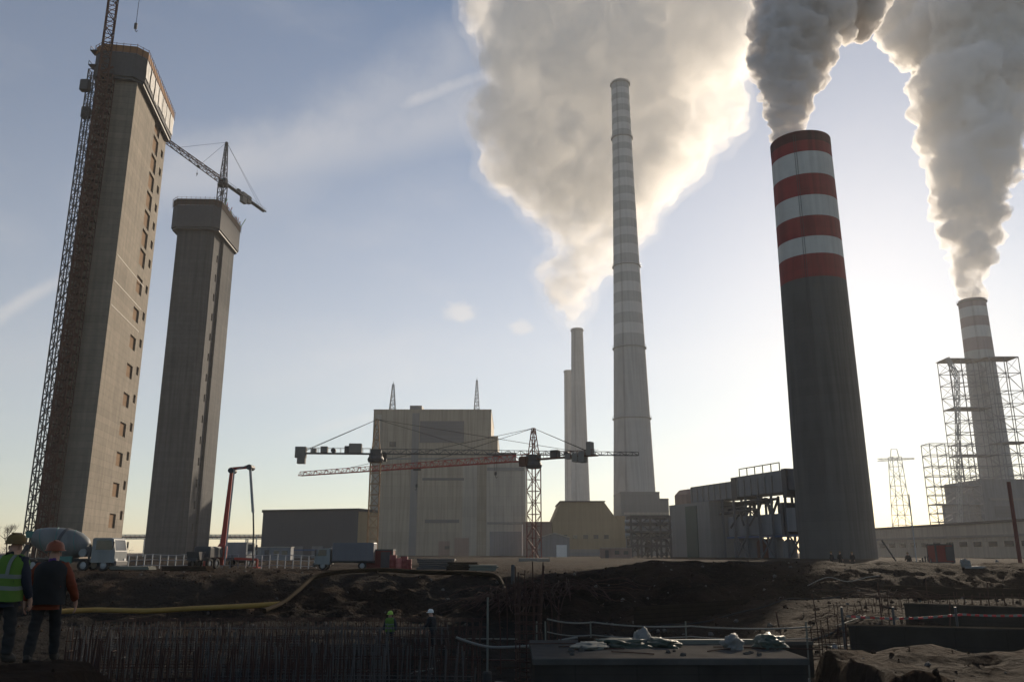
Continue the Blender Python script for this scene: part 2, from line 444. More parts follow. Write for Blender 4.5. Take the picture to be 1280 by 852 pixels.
def lattice(mb, a, b, w0, w1=None, bay=None, th=0.14, m=0, sides=4, up=None):
    """square (or triangular) lattice girder between two points"""
    a, b = Vector(a), Vector(b); d = b - a; L = d.length; d.normalize()
    w1 = w1 or w0; bay = bay or w0 * 1.15; n = max(2, round(L / bay))
    up = Vector(up) if up else (Vector((1, 0, 0)) if abs(d.z) > .9 else Vector((0, 0, 1)))
    x = d.cross(up).normalized(); y = x.cross(d).normalized()
    def ring(k):
        t = k / n; ww = (w0 + (w1 - w0) * t) / 2; c = a + d * (L * t)
        if sides == 3: return [c - x * ww - y * ww * .8, c + x * ww - y * ww * .8, c + y * ww * .9]
        return [c - x * ww - y * ww, c + x * ww - y * ww, c + x * ww + y * ww, c - x * ww + y * ww]
    r0, rn = ring(0), ring(n)
    for p, q in zip(r0, rn): mb.bar(p, q, th, m=m)
    prev = r0
    for k in range(1, n + 1):
        cur = ring(k)
        for i in range(sides):
            j = (i + 1) % sides
            mb.bar(cur[i], cur[j], th * .6, m=m)
            if (k + i) % 2: mb.bar(prev[i], cur[j], th * .6, m=m)
            else: mb.bar(prev[j], cur[i], th * .6, m=m)
        prev = cur
    return mb

# ------------------------------------------------------------------ the two concrete stair towers
def solve_tower(pxs, Y, a):
    """corner C at pixel column pxs[1]; face widths so that the other two corners land on their columns (at Z=0)"""
    C = Vector((gx(pxs[1], Y), Y, 0)); ul = Vector((-math.cos(a), -math.sin(a), 0)); ur = Vector((-math.sin(a), math.cos(a), 0))
    def width(u, px):
        lo, hi = 0.5, 60
        for _ in range(60):
            md = (lo + hi) / 2; q = project(C + u * md)[0]
            if (q > px) == (u is ul): lo = md
            else: hi = md
        return lo
    return C, ul, ur, width(ul, pxs[0]), width(ur, pxs[2])

def concrete_tower(label, pxs, Y, a, H, head_h, over, conc, lit_holes, chamfer, second):
    C, ul, ur, wl, wr = solve_tower(pxs, Y, a)
    t = thing('concrete_tower', label, 'tower', (C.x, C.y, 0), 0, 'concrete towers under construction')
    nl, nr = -ur, -ul                                     # outward normals of the dark and of the lit face
    mb = MB(); top = H - head_h + 1
    z0 = -0.6
    if chamfer:
        c = chamfer
        p = [ul * c, ur * c]                              # bevelled corner strip
        mb.face([ul * c + Vector((0, 0, z0)), ur * c + Vector((0, 0, z0)), ur * c + Vector((0, 0, top)), ul * c + Vector((0, 0, top))])
    else: c = 0
    mb.face([ul * c + Vector((0, 0, z0)), ul * wl + Vector((0, 0, z0)), ul * wl + Vector((0, 0, top)), ul * c + Vector((0, 0, top))])
    mb.wall(ur * c + Vector((0, 0, z0)), ur, wr - c, top - z0, lit_holes(wr - c, top), nr, 0.45, 0, 1)
    far = ul * wl + ur * wr
    for p, q in ((ul * wl, far), (far, ur * wr)):
        mb.face([p + Vector((0, 0, z0)), q + Vector((0, 0, z0)), q + Vector((0, 0, top)), p + Vector((0, 0, top))])
    if second:                                            # raised pilaster strips either side of the stair slot
        for u0, u1, d in second(wr):
            o = ur * u0 + nr * 0.002
            mb.extrude([o + Vector((0, 0, z0)), ur * u1 + nr * 0.002 + Vector((0, 0, z0)), ur * u1 + nr * 0.002 + Vector((0, 0, top)), o + Vector((0, 0, top))], nr * d)
    mb.build('shaft', [conc, M_HOLE], t)
    # climbing formwork head: chamfered ring of panels with a soffit, a timber guard band and posts
    def outline(o, ch, z):
        A, B, Cc, Dd = -ul * o - ur * o, ul * (wl + o) - ur * o, ul * (wl + o) + ur * (wr + o), -ul * o + ur * (wr + o)
        q = []
        for P, u, v in ((A, ur, ul), (B, -ul, ur), (Cc, -ur, -ul), (Dd, ul, -ur)):
            q += [P + u * ch, P + v * ch]
        return [x + Vector((0, 0, z)) for x in q]
    def band(name, o, ch, z0, z1, m, th=0.25, floor=False):
        b = MB(); a0, a1, b0, b1 = outline(o, ch, z0), outline(o, ch, z1), outline(o - th, ch, z0), outline(o - th, ch, z1)
        for i in range(8):
            j = (i + 1) % 8
            b.face([a0[i], a0[j], a1[j], a1[i]]); b.face([b0[j], b0[i], b1[i], b1[j]]); b.face([a1[i], a1[j], b1[j], b1[i]]); b.face([a0[j], a0[i], b0[i], b0[j]])
        if floor: b.face(outline(o - th, ch, z0 + .4)); b.face(outline(o - th, ch, z0 + .1)[::-1])
        return b.build(name, m, t)
    ch = 2.2
    band('formwork_skirt', over, ch, H - head_h, H - head_h * 0.30, M_FORM, 0.3, True)
    band('lower_deck', over - 0.35, ch, H - head_h - 0.7, H - head_h - 0.05, M_DARK, 0.6, True)
    band('guard_board', over + 0.12, ch, H - head_h * 0.30 + .02, H - head_h * .1, M_TIMBS if second else M_WOOD, 0.12)
    pm = MB(); o1 = outline(over + 0.25, ch, H - head_h * .35); 
    for i in range(8):
        p, q = o1[i], o1[(i + 1) % 8]; n = max(1, round((q - p).length / 1.6))
        for k in range(n):
            x = p.lerp(q, k / n); pm.bar(x, x + Vector((0, 0, head_h * .30 + 0.35 * rng.random())), .10)
        pm.bar(p + Vector((0, 0, head_h * .29)), q + Vector((0, 0, head_h * .29)), .08)
    pm.build('guard_post', M_RUST, t)
    return t, C, ul, ur, wl, wr, nl, nr

def holes_tall(W, top):
    hs = []; z = 8.0; k = 0
    while z < top - 4:
        if not 54 < z < 62 or k % 2:
            hs.append((W * .60, W * .60 + 5.4, z, z + 3.4 + (z > 60) * 1.0))
        hs.append((W * .88, W * .88 + 2.2, z + 2.2, z + 4.4))
        z += 7.4 if z < 72 else 5.4; k += 1
    return hs
H1 = gz(55, 183.5)
T1 = concrete_tower('taller concrete tower with sunlit window openings, white sheets round its top', (41, 98, 149), 185, R(10), H1, 9.2, 1.5, M_CONC, holes_tall, 0, None)
def holes_low(W, top):
    hs = []; z = 9.0
    while z < top - 5:
        hs.append((W * .20, W * .20 + 1.3, z, z + 2.6)); z += 7.2
    return hs
H2 = gz(247, 274)
T2 = concrete_tower('shorter grey concrete tower with a cut off corner and a bare grey top band', (179, 228, 257), 275, R(2), H2, 11.5, 2.3, M_CONC2, holes_low, 2.0,
                    lambda wr: [(wr * .42, wr * .97, 0.9)])

# sheets tied round the top of the taller tower, on its sunlit side
t, C, ul, ur, wl, wr, nl, nr = T1
n = 7
for k in range(n):
    u0, u1 = 0.9 + (wr - 0.2) * k / n, 0.9 + (wr - .2) * (k + 1) / n - 0.8
    b = MB(); cols = 6; rows = 8; z1, z0 = H1 - 3.1 - .3 * rng.random(), H1 - 8.9 + 1.2 * rng.random()
    pts = []
    for j in range(rows + 1):
        for i in range(cols + 1):
            u = u0 + (u1 - u0) * i / cols; z = z0 + (z1 - z0) * j / rows
            d = 1.5 + .14 + .05 * math.sin(i * 1.9 + k) + .05 * math.sin(j * .9 + k * 2 + i * .4)
            pts.append(ur * (u - .5) + nr * d + Vector((0, 0, z)))
    fs = [(j * (cols + 1) + i, j * (cols + 1) + i + 1, (j + 1) * (cols + 1) + i + 1, (j + 1) * (cols + 1) + i) for j in range(rows) for i in range(cols)]
    b.add(pts, fs); b.add([p + nr * 0.05 for p in pts], fs)
    b.build('tarpaulin', M_TARP, t, smooth=True)
# pale grout lines left on the lit face
b = MB()
for z, tl in ((57.5, .02), (63.5, .02), (69.8, .02)):
    MB().box(ur * (wr * .42) + nr * 0.03 + Vector((0, 0, z)), (0.05, wr * .8, .3), rz=math.atan2(ur.y, ur.x) - R(90)).build('grout_band', mat('grout_pale', (.46, .43, .38), .9, .3, 2), t)
# brown scaffold stair in front of the dark face
sc = thing('scaffold_stair', 'rust brown scaffold stair tied to the dark face of the taller tower', 'scaffold', tuple(C + ul * (wl * .74) + nl * 1.4))
b = MB(); SH = H1 - 9.5
w2, dp = wl * .17, 1.1
q = [ul * w2 + nl * dp, -ul * w2 + nl * dp, -ul * w2 - nl * dp * .9, ul * w2 - nl * dp * .9]
for p in q: b.bar(p, p + Vector((0, 0, SH)), .16)
for u in (-.45, .1, .55): b.bar(ul * w2 * u + nl * dp, ul * w2 * u + nl * dp + Vector((0, 0, SH)), .16)
z = 1.0; k = 0
while z < SH:
    for i in range(4): b.bar(q[i] + Vector((0, 0, z)), q[(i + 1) % 4] + Vector((0, 0, z)), .09); b.bar(q[i] + Vector((0, 0, z + 1)), q[(i + 1) % 4] + Vector((0, 0, z + 1)), .06)
    s = 1 if k % 2 else -1
    b.bar(q[0 if s > 0 else 1] + Vector((0, 0, z)), q[1 if s > 0 else 0] + Vector((0, 0, z + 2)), .18, .5)
    b.box(Vector((0, 0, z)), (w2 * 2.0, dp * 1.9, .08), rz=math.atan2(ul.y, ul.x), m=1)
    z += 2.0; k += 1
b.build('scaffold_frame', [M_RUST, M_TIMBS], sc)
# rack and pinion hoist up the far left edge
hp = C + ul * (wl + 1.9) + ur * 1.2
ho = thing('construction_hoist', 'slim lattice hoist mast along the outer edge of the taller tower', 'hoist', tuple(hp))
lattice(MB(), (0, 0, 0), (0, 0, H1 - 7), 1.5, bay=1.9, th=.22).build('mast', M_DARK, ho)
b = MB()
for z in np.arange(6, H1 - 8, 9.0): b = MB(); b.bar((0, 0, z), -ul * 2.2 + Vector((0, 0, z)), .15); b.bar((0, 0, z), -ul * 2.2 + ur * 2 + Vector((0, 0, z)), .12); b.build('wall_tie', M_RUST, ho)
MB().rbox((-.6, -1.4, H1 - 12), (2.2, 1.7, 2.8), .2).build('cabin', M_DARK, ho)
MB().rbox((-.9, 1.0, H1 - 18), (1.9, 1.6, 2.8), .2).build('cabin', M_DARK, ho)
b = MB()
for z in (H1 - 6, H1 - 2): b = MB(); b.box((1.0, 0, z), (3.6, 2.4, .2)); b.bar((-.8, -1, z), (-.8, -1, z + 1.3), .1); b.bar((-.8, 1, z), (-.8, 1, z + 1.3), .1); b.bar((-.8, -1, z + 1.2), (-.8, 1, z + 1.2), .1); b.build('landing', M_DARK, ho)

# ------------------------------------------------------------------ tower cranes
def tower_crane(label, base, hs, az, jib_len, cj_len, apex, mw, mats, weights, jib_h=1.5, th=.14, cab_side=1, pend=True, jib_tilt=0.0):
    """hammerhead crane, jib along local +x; base on the ground, hs = slewing height"""
    mm, jm, cm = mats
    t = thing('tower_crane', label, 'tower crane', base, az, 'tower cranes')
    lattice(MB(), (0, 0, 0), (0, 0, hs - 1.2), mw, th=th * 1.25).build('mast', mm, t)
    MB().rbox((0, 0, .2), (mw * 2.2, mw * 2.2, .9), .1).build('foundation', M_CBAL, t)
    b = MB(); b.lathe([(mw * .75, -1.2), (mw * .85, -.6), (mw * .7, 0), (mw * .7, .5)], 16, (0, 0, hs), cap=(True, True)); b.box((0, 0, hs + .9), (mw * 1.1, mw * 1.0, 1.0))
    b.build('slewing_unit', M_DARK, t)
    if apex: lattice(MB(), (0, 0, hs + 1.3), (0, 0, hs + apex), mw * .8, mw * .25, th=th * 1.1).build('tower_head', mm, t)
    z = hs + 1.0
    tip = Vector((jib_len, 0, z + jib_tilt))
    lattice(MB(), (mw * .5, 0, z), tip, jib_h, jib_h * .7, bay=jib_h * 1.1, th=th, sides=3).build('jib', jm, t)
    b = MB(); b.bar((-cj_len, -.55, z - .5), (0, -.55, z - .5), th * 2.0); b.bar((-cj_len, .55, z - .5), (0, .55, z - .5), th * 2.0)
    b.box((-cj_len * .5, 0, z - .45), (cj_len, 1.2, .12))
    for k in range(int(cj_len / 1.5)):
        x = -1.2 - 1.5 * k
        for s in (-.65, .65): b.bar((x, s, z - .4), (x, s, z + .6), .06)
    for s in (-.65, .65): b.bar((-cj_len, s, z + .6), (-1, s, z + .6), .06)
    b.build('counter_jib', cm, t)
    for (x, dx, dz, hh) in weights: MB().rbox((-x, 0, z - .4 + dz), (dx, 1.5, hh), .08).build('counterweight', M_CBAL, t)
    MB().rbox((-cj_len * .35, 0, z + .35), (1.8, 1.1, 1.4), .12).build('winch_housing', M_DARK, t); MB().tube([(-cj_len * .55, -.5, z + .1), (-cj_len * .55, .5, z + .1)], .5, 12).build('winch_drum', M_DARK, t)
    c = MB().rbox((1.3, cab_side * (mw * .5 + .65), z - .9), (1.6, 1.2, 1.9), .15).build('cab', cm, t)
    MB().box((2.115, cab_side * (mw * .5 + .65), z - .7), (.03, 1.0, 1.1)).build('window', M_GLASS, c)
    if pend:
        b = MB(); top = Vector((0, 0, hs + apex))
        b.tube([top, (jib_len * .38, 0, z + jib_tilt * .38 + jib_h * .5)], .05, 5); b.tube([top, (jib_len * .75, 0, z + jib_tilt * .75 + jib_h * .4)], .05, 5)
        b.tube([top, (-cj_len * .92, .5, z)], .05, 5); b.tube([top, (-cj_len * .92, -.5, z)], .05, 5)
        b.build('pendant_line', M_CABLE, t)
    tx = jib_len * .45; zz = z + jib_tilt * .45
    b = MB(); b.box((tx, 0, zz - jib_h * .55), (1.3, 1.1, .35))
    for s in (-.3, .3): b.tube([(tx + s, 0, zz - jib_h * .55), (tx + s * .4, 0, zz - 4.0)], .03, 4)
    b.rbox((tx, 0, zz - 4.3), (.5, .3, .7), .08); b.tube([(tx, 0, zz - 4.6), (tx, 0, zz - 5.0), (tx + .2, 0, zz - 5.25), (tx + .38, 0, zz - 5.0)], .07, 6)
    b.build('hook_trolley', M_DARK, t)
    return t

def crane_from(label, piv_px, Y, tip_px, gz0, cj_px, apex_py, mw, mats, weights, **kw):
    P = at(*piv_px, Y); tp = at_z(*tip_px, P.z); d = tp - P
    az = math.atan2(d.y, d.x); u = d.normalized()
    lo, hi = 1, 60
    for _ in range(50):
        md = (lo + hi) / 2
        x = project(P - u * md)[0]
        if abs(x - piv_px[0]) < abs(cj_px - piv_px[0]): lo = md
        else: hi = md
    apex = gz(apex_py, Y) - P.z + 1.0
    return tower_crane(label, (P.x, P.y, gz0), P.z - 1.0 - gz0, az, d.length, lo, apex, mw, mats, weights, **kw), P, lo

crane_from('red tower crane beside the boiler house, lattice mast against the pale sky', (667, 571), 165, (375, 592), 0.0, 746, 535, 2.0,
           (mat('crane_red_brown', (.17, .05, .035), .6, .2), M_RED, M_RUST), [(12.6, 1.0, 1.2, 2.6), (11.0, 1.3, -.3, 2.0), (9.6, 1.2, -.3, 1.6), (8.0, 1.2, .0, .9)], jib_h=1.6, th=.13)
crane_from('dark tower crane against the corner of the boiler house, boxes on its counter jib', (470, 564), 172, (798, 567), 0.0, 373, 524, 2.0,
           (mat('crane_ochre', (.20, .10, .035), .6, .2), M_DARK, M_DARK), [(15.2, 2.2, .1, 2.2), (15.0, 1.6, -1.4, 1.6), (12.6, 1.0, .4, 1.0), (10.5, 1.4, .7, 1.2), (4.2, 2.6, 1.0, 1.9)], jib_h=1.2, th=.125)
tc2, P2, _ = crane_from('tower crane standing over the shorter concrete tower, jib passing behind the taller one', (279, 226), 292, (205, 173), 0.0, 331, 178, 2.4,
           (M_DARK, M_RUST, M_DARK), [(14.0, 3.0, -.6, 4.2), (17.2, 2.6, .0, 3.0)], jib_h=2.4, th=.24)
# the crane that climbs the taller tower: its mast runs up the dark face and out of the picture
mp = C + ul * (wl * .80) + nl * 2.6
tower_crane('tallest tower crane, mast climbing the dark face of the taller tower beyond the picture', tuple(mp), H1 + 26, R(-52), 46, 13, 7, 2.0,
            (M_RUST, M_RED, M_RUST), [(12, 2, -.6, 2.4)], jib_h=1.8, th=.19)
# rope and hook hanging beside it
hk = thing('crane_hook', 'small hook block on a rope hanging above the taller tower', 'hook', tuple(at(170, 30, 180)))
MB().tube([(0, 0, 0), (.1, 0, 26)], .06, 5).build('rope', M_CABLE, hk)
b = MB(); b.rbox((0, 0, -.6), (.7, .5, 1.6), .12); b.tube([(0, 0, -1.3), (0, 0, -1.9), (.3, 0, -2.3), (.55, 0, -1.9)], .1, 6); b.build('hook_block', M_DARK, hk)

# loose bars and props standing on the shorter tower's head
t, C, ul, ur, wl, wr, nl, nr = T2
M_PINK = mat('faded_red_paint', (0.42, 0.14, 0.12), .7, .2); M_GRN = mat('pale_green_paint', (0.25, 0.33, 0.12), .7, .2)
for k in range(26):
    u = rng.uniform(2, wr + 1); base = C + ur * u + nr * rng.uniform(.3, 1.9) + Vector((0, 0, H2 - 3.0 - rng.random()))
    L = rng.uniform(3, 6.5); d = (nr * rng.uniform(-.1, .55) + ur * rng.uniform(-.3, .5) + Vector((0, 0, 1))).normalized()
    mb = MB().bar((0, 0, 0), d * L, .20)
    o = single(mb, 'prop_bar', [M_PINK, M_YEL, M_GRN, M_RUST][k % 4], 'long thin steel prop leaning out from the top of the shorter tower', 'steel bar', 'props leaning on the shorter tower')
    o.location = base

# ------------------------------------------------------------------ chimneys
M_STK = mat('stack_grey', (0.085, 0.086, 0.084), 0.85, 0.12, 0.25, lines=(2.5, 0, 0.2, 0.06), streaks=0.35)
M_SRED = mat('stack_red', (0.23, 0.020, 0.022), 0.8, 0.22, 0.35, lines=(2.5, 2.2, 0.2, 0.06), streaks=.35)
M_SWHT = mat('stack_white', (0.52, 0.52, 0.50), 0.8, 0.16, 0.3, lines=(2.5, 2.2, 0.06, 0.06), streaks=0.15)
M_PALE = mat('pale_stack_concrete', (0.40, 0.40, 0.395), 0.9, 0.12, 0.1, lines=(4.0, 0, 0.08, 0.05), streaks=0.15)
M_PBAND = mat('pale_stack_band', (0.34, 0.28, 0.27), 0.9, 0.12, 0.1, streaks=0.1)
M_PBAND2 = mat('pale_stack_white', (0.54, 0.535, 0.525), 0.9, 0.1, 0.1, streaks=0.1)

def stack(label, px_top, py_top, w_top, px_base, w_base, py_base, Y, bands, mats, rings=(), flues=(), name='chimney', H=None, curve=1.0):
    """round stack; bands: pixel rows where the paint changes, from the top down"""
    H = H or gz(py_top, Y); B = Vector((gx(px_base, Y, 0), Y, 0))
    dt = Y * cp + (H - EYE) * sp; rt = w_top / 2 * dt / FPX
    zb = max(gz(py_base, Y), 0); db = Y * cp + (zb - EYE) * sp; rb = w_base / 2 * db / FPX
    # axis stays vertical: shift so that the mid height sits between both measured columns
    xm = (gx(px_top, Y, H) + gx(px_base, Y, zb)) / 2; B.x = xm
    r = lambda z: rt + (rb - rt) * max(0, (1 - (z - zb) / (H - zb))) ** curve if z >= zb else rb
    t = thing(name, label, 'chimney', tuple(B))
    zs = [H] + [gz(p, Y) for p in bands] + [0.0]
    prof, ms = [], []
    zz = [H]; mi = []
    for i, (a, b) in enumerate(zip(zs, zs[1:])):
        n = max(1, int((a - b) / 12)); idx = i % 2 if i < len(bands) else 2
        if i == len(zs) - 2: idx = 2
        for k in range(n): zz.append(a + (b - a) * (k + 1) / n); mi.append(idx)
    prof = [(r(z), z) for z in zz]
    mb = MB(); mb.lathe(prof[::-1], 64, ms=mi[::-1])
    mb.lathe([(rt, H), (rt * .86, H), (rt * .84, H - 6)], 64, ms=[mi[0]] * 2)     # rim and inner wall
    mb.lathe([(rt * .84, H - 6), (0.01, H - 6)], 64, ms=[2])
    mb.build('shell', mats, t, smooth=True)
    for p in rings:
        z = gz(p, Y) if p > 0 else H + p
        rr = r(z); b = MB(); b.lathe([(rr * .99, z - .2), (rr + .8, z), (rr + .8, z + .25), (rr * .99, z + .25)], 48)
        for k in range(24):
            a = 2 * math.pi * k / 24; x = Vector((math.cos(a) * (rr + .7), math.sin(a) * (rr + .7), z + .2)); b.bar(x, x + Vector((0, 0, 1.2)), .1)
        b.lathe([(rr + .65, z + 1.3), (rr + .75, z + 1.3), (rr + .75, z + 1.45), (rr + .65, z + 1.45)], 48)
        b.build('platform', M_GALV, t)
    for fx, fy, fr, fh, m in flues:
        MB().lathe([(fr, H - 6), (fr, H + fh), (fr * .9, H + fh), (fr * .9, H - 5)], 32, (fx, fy, 0)).build('flue', m, t, smooth=True)
    # ladder with safety hoops up the camera side
    b = MB(); a = R(-120)
    for s in (-.3, .3):
        pts = [Vector((math.cos(a) * (r(z) + .25) - math.sin(a) * s, math.sin(a) * (r(z) + .25) + math.cos(a) * s, z)) for z in np.linspace(2, H - 1, 12)]
        b.tube(pts, .06, 4)
    b.build('ladder', M_DARK, t)
    return t, B, H, rt

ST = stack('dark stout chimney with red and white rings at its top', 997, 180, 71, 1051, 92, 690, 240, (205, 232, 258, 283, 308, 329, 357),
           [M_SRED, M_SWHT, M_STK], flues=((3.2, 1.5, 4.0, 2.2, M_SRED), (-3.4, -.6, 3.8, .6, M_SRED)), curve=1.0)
b = MB(); b.lathe([(ST[3] + .10, ST[2] - 3.2), (ST[3] + .09, ST[2] + .03), (ST[3] * .9, ST[2] + .06)], 64); b.build('sooty_rim', mat('soot_red', (.085, .018, .018), .9, .4, .5, streaks=.5), ST[0], smooth=True)
b = MB(); b.tube([(1.5, -3, ST[2] + .2), (1.8, -3, ST[2] + 2.4), (3.0, -3, ST[2] + 3.0), (4.0, -2.5, ST[2] + 2.2)], .12, 6); b.build('rim_pipe', M_GALV, ST[0])
ST2 = stack('tallest slender chimney with faint pale rings, free of smoke', 768, 104, 22, 802, 54, 640, 491,
            (114, 121, 128, 135, 143, 151, 158, 166, 175, 183, 191, 200, 209, 218, 227, 237, 247, 256, 267, 277, 288, 298, 309, 321, 332, 344, 356, 368, 381, 394, 407, 420, 434), [M_PALE, M_PBAND2, M_PALE], rings=(-1.5, 174, 334, 436, 524), curve=1.35)
ST3 = stack('thin pale chimney giving off the widest white plume', 721, 411, 14.5, 726, 24, 630, 745, (), [M_PALE, M_PBAND2, M_PALE], rings=(-2,))
ST4 = stack('shorter thin pale chimney without smoke, half behind its twin', 708.5, 463, 10.5, 715, 14, 630, 905, (), [M_PALE, M_PBAND2, M_PALE], rings=(-2,))
ST5 = stack('smoking chimney rising out of bare steel frames, with faded rings', 1215, 376, 31, 1253, 40, 650, 520, (386, 398, 410, 424, 440), [M_PBAND, M_PBAND2, M_PALE], rings=(-1.5,))

# ------------------------------------------------------------------ smoke
def smoke_mat(name, dens, col, aniso, cell, lo=.04, hi=1.7):
    m = bpy.data.materials.new(name); m.use_nodes = True; m.node_tree.nodes.clear(); t = NT(m.node_tree)
    v = t.n('ShaderNodeVolumePrincipled', ins={'Color': (*col, 1), 'Density': dens, 'Anisotropy': aniso})
    if cell:                                              # torn, uneven density inside the billows
        P = t.n('ShaderNodeTexCoord').outputs['Object']
        a = t.n('ShaderNodeTexNoise', ins={'Vector': P, 'Scale': 1.0 / cell, 'Detail': 6.0, 'Roughness': 0.64, 'Distortion': 0.8})
        t.t.links.new(t.ramp(a.outputs['Fac'], .36, .62, dens * lo, dens * hi), v.inputs['Density'])
        m.cycles.volume_step_rate = SMOKE_STEP
    out = t.n('ShaderNodeOutputMaterial'); t.t.links.new(v.outputs[0], out.inputs['Volume'])
    return m

def plume(label, spine, Y, lean_y, vox, dens, col, aniso, disp, seed, cell=0.0, lo=.04, hi=1.7, veil=0.0):
    """spine: (px, py, radius px) from the mouth up; lobes are scattered round it, fused and roughened into one billowing body"""
    r2 = random.Random(seed)
    bm = bmesh.new()
    def ball(c, r, sub=2):
        k = bmesh.ops.create_icosphere(bm, subdivisions=sub, radius=r, matrix=Matrix.Translation(c))
    P = []
    py0 = spine[0][1]
    for px, py, rp in spine:
        yy = Y + lean_y * (py0 - py); p = at(px, py, yy); d = yy * cp + (p.z - EYE) * sp
        P.append((p, rp * d / FPX))
    for (p, r), (q, s) in zip(P, P[1:]):
        n = max(2, int((q - p).length / (0.32 * min(r, s))))
        for k in range(n):
            f = k / n; c = p.lerp(q, f); rr = r + (s - r) * f
            ball(c, rr * .74)
            for _ in range(9):
                v = Vector((r2.gauss(0, 1), r2.gauss(0, 1), r2.gauss(0, 1))).normalized()
                rs = rr * r2.uniform(.14, .42)
                ball(c + v * (rr - rs * r2.uniform(.65, 1.1)), rs)
    me = bpy.data.meshes.new('smoke_plume'); bm.to_mesh(me); bm.free()
    o = bpy.data.objects.new('smoke_tmp', me); COL.objects.link(o)
    md = o.modifiers.new('r', 'REMESH'); md.mode = 'VOXEL'; md.voxel_size = vox
    for i, (size, stren) in enumerate(disp):
        tx = bpy.data.textures.new('billow', 'CLOUDS'); tx.noise_scale = size; tx.noise_depth = 2 if i else 1; tx.noise_basis = 'BLENDER_ORIGINAL'
        dm = o.modifiers.new('d%d' % i, 'DISPLACE'); dm.texture = tx; dm.texture_coords = 'LOCAL'; dm.strength = stren; dm.mid_level = .5
        if i == 0:
            sm = o.modifiers.new('s', 'SMOOTH'); sm.factor = .5; sm.iterations = 2
    m3 = o.modifiers.new('r2', 'REMESH'); m3.mode = 'VOXEL'; m3.voxel_size = vox * .8
    dg = bpy.context.evaluated_depsgraph_get(); ev = o.evaluated_get(dg)
    me2 = bpy.data.meshes.new_from_object(ev)
    bpy.data.objects.remove(o); bpy.data.meshes.remove(me)
    ob = bpy.data.objects.new('smoke_plume', me2); COL.objects.link(ob)
    me2.materials.clear(); me2.materials.append(smoke_mat('smoke_' + str(seed), dens, col, aniso, cell, lo, hi))
    me2.polygons.foreach_set('use_smooth', [True] * len(me2.polygons))
    tag(ob, label, 'smoke', 'plumes rising from the chimneys', 'stuff')
    if veil:
        # thin torn outer steam: the same billows pushed outwards, at a small fraction of the density
        vm = me2.copy(); vm.name = 'thin_steam'; vo = bpy.data.objects.new('thin_steam', vm); COL.objects.link(vo)
        m5 = vo.modifiers.new('g', 'DISPLACE'); m5.strength = veil; m5.mid_level = 0.0
        for size, st in ((veil * 2.6, veil * 2.4), (veil * 1.0, veil * 1.1)):
            tx = bpy.data.textures.new('torn', 'CLOUDS'); tx.noise_scale = size; tx.noise_depth = 3
            m4 = vo.modifiers.new('d', 'DISPLACE'); m4.texture = tx; m4.texture_coords = 'LOCAL'; m4.strength = st; m4.mid_level = .5
        m6 = vo.modifiers.new('r', 'REMESH'); m6.mode = 'VOXEL'; m6.voxel_size = vox
        dg = bpy.context.evaluated_depsgraph_get(); vm2 = bpy.data.meshes.new_from_object(vo.evaluated_get(dg))
        bpy.data.objects.remove(vo); bpy.data.meshes.remove(vm)
        vo = bpy.data.objects.new('thin_steam', vm2); COL.objects.link(vo); vo.parent = ob; vo['kind'] = 'stuff'
        vm2.materials.clear(); vm2.materials.append(smoke_mat('steam_veil_' + str(seed), dens * .10, col, aniso, 0))
        vm2.polygons.foreach_set('use_smooth', [True] * len(vm2.polygons))
    return ob

plume('broad white steam plume spreading behind the tallest chimney',
      [(721, 404, 6), (714, 394, 13), (709, 372, 25), (716, 345, 38), (734, 310, 46), (742, 270, 66), (738, 228, 92), (730, 180, 128), (745, 128, 160), (762, 72, 180), (770, 10, 196), (775, -60, 205)],
      745, 0.35, 2.6, DENS1, (0.999, 0.994, 0.987), SMOKE_G, ((40, 28), (15, 18), (6, 8)), 11, 25, .04, 1.8, 9.0)
plume('dark grey smoke pouring from the red ringed chimney',
      [(986, 184, 16), (985, 170, 20), (983, 150, 25), (984, 120, 34), (984, 92, 45), (990, 62, 55), (1004, 28, 68), (1026, -10, 82), (1050, -60, 100)],
      240, 0.10, 0.42, DENS2, (0.93, 0.918, 0.912), SMOKE_G, ((6, 4.0), (2.3, 2.4), (.9, 1.0)), 23, 3.2, .25, 1.6)
plume('grey white smoke plume from the chimney among the steel frames',
      [(1215, 374, 13), (1214, 358, 17), (1212, 335, 24), (1213, 300, 36), (1216, 260, 48), (1216, 215, 58), (1216, 165, 70), (1218, 110, 84), (1226, 60, 104), (1238, 0, 124), (1250, -60, 140)],
      520, 0.20, 1.25, DENS3, (0.992, 0.985, 0.978), SMOKE_G, ((18, 12), (7, 7.5), (2.8, 3.2)), 37, 8, .25, 1.6)

# ------------------------------------------------------------------ plant buildings
M_CLAD = mat('beige_cladding', (0.37, 0.315, 0.24), 0.7, 0.16, 0.08, lines=(6.0, 3.0, 0.2, 0.05), streaks=0.28)
M_CLAD2 = mat('grey_cladding', (0.20, 0.20, 0.195), 0.7, 0.10, 0.08, lines=(5.0, 3.0, 0.12, 0.03), streaks=0.12)
M_CLADW = mat('light_cladding', (0.39, 0.355, 0.30), 0.7, 0.15, 0.08, lines=(5.0, 2.5, 0.18, 0.05), streaks=0.25)
M_LOUV = mat('louvre_grey', (0.12, 0.125, 0.135), 0.6, 0.15, 0.3, lines=(0.8, 0, 0.5, 0.3))
M_HALL = mat('dark_hall_sheet', (0.075, 0.08, 0.09), 0.6, 0.12, 0.2, lines=(0, 1.5, 0.22, 0.06))
M_OCHRE = mat('ochre_cladding_and_sun', (0.28, 0.215, 0.125), 0.75, 0.12, 0.2, lines=(4, 2.0, 0.12, 0.04), streaks=.15)  # real ochre sheet; on the hall's ends it imitates sunlight
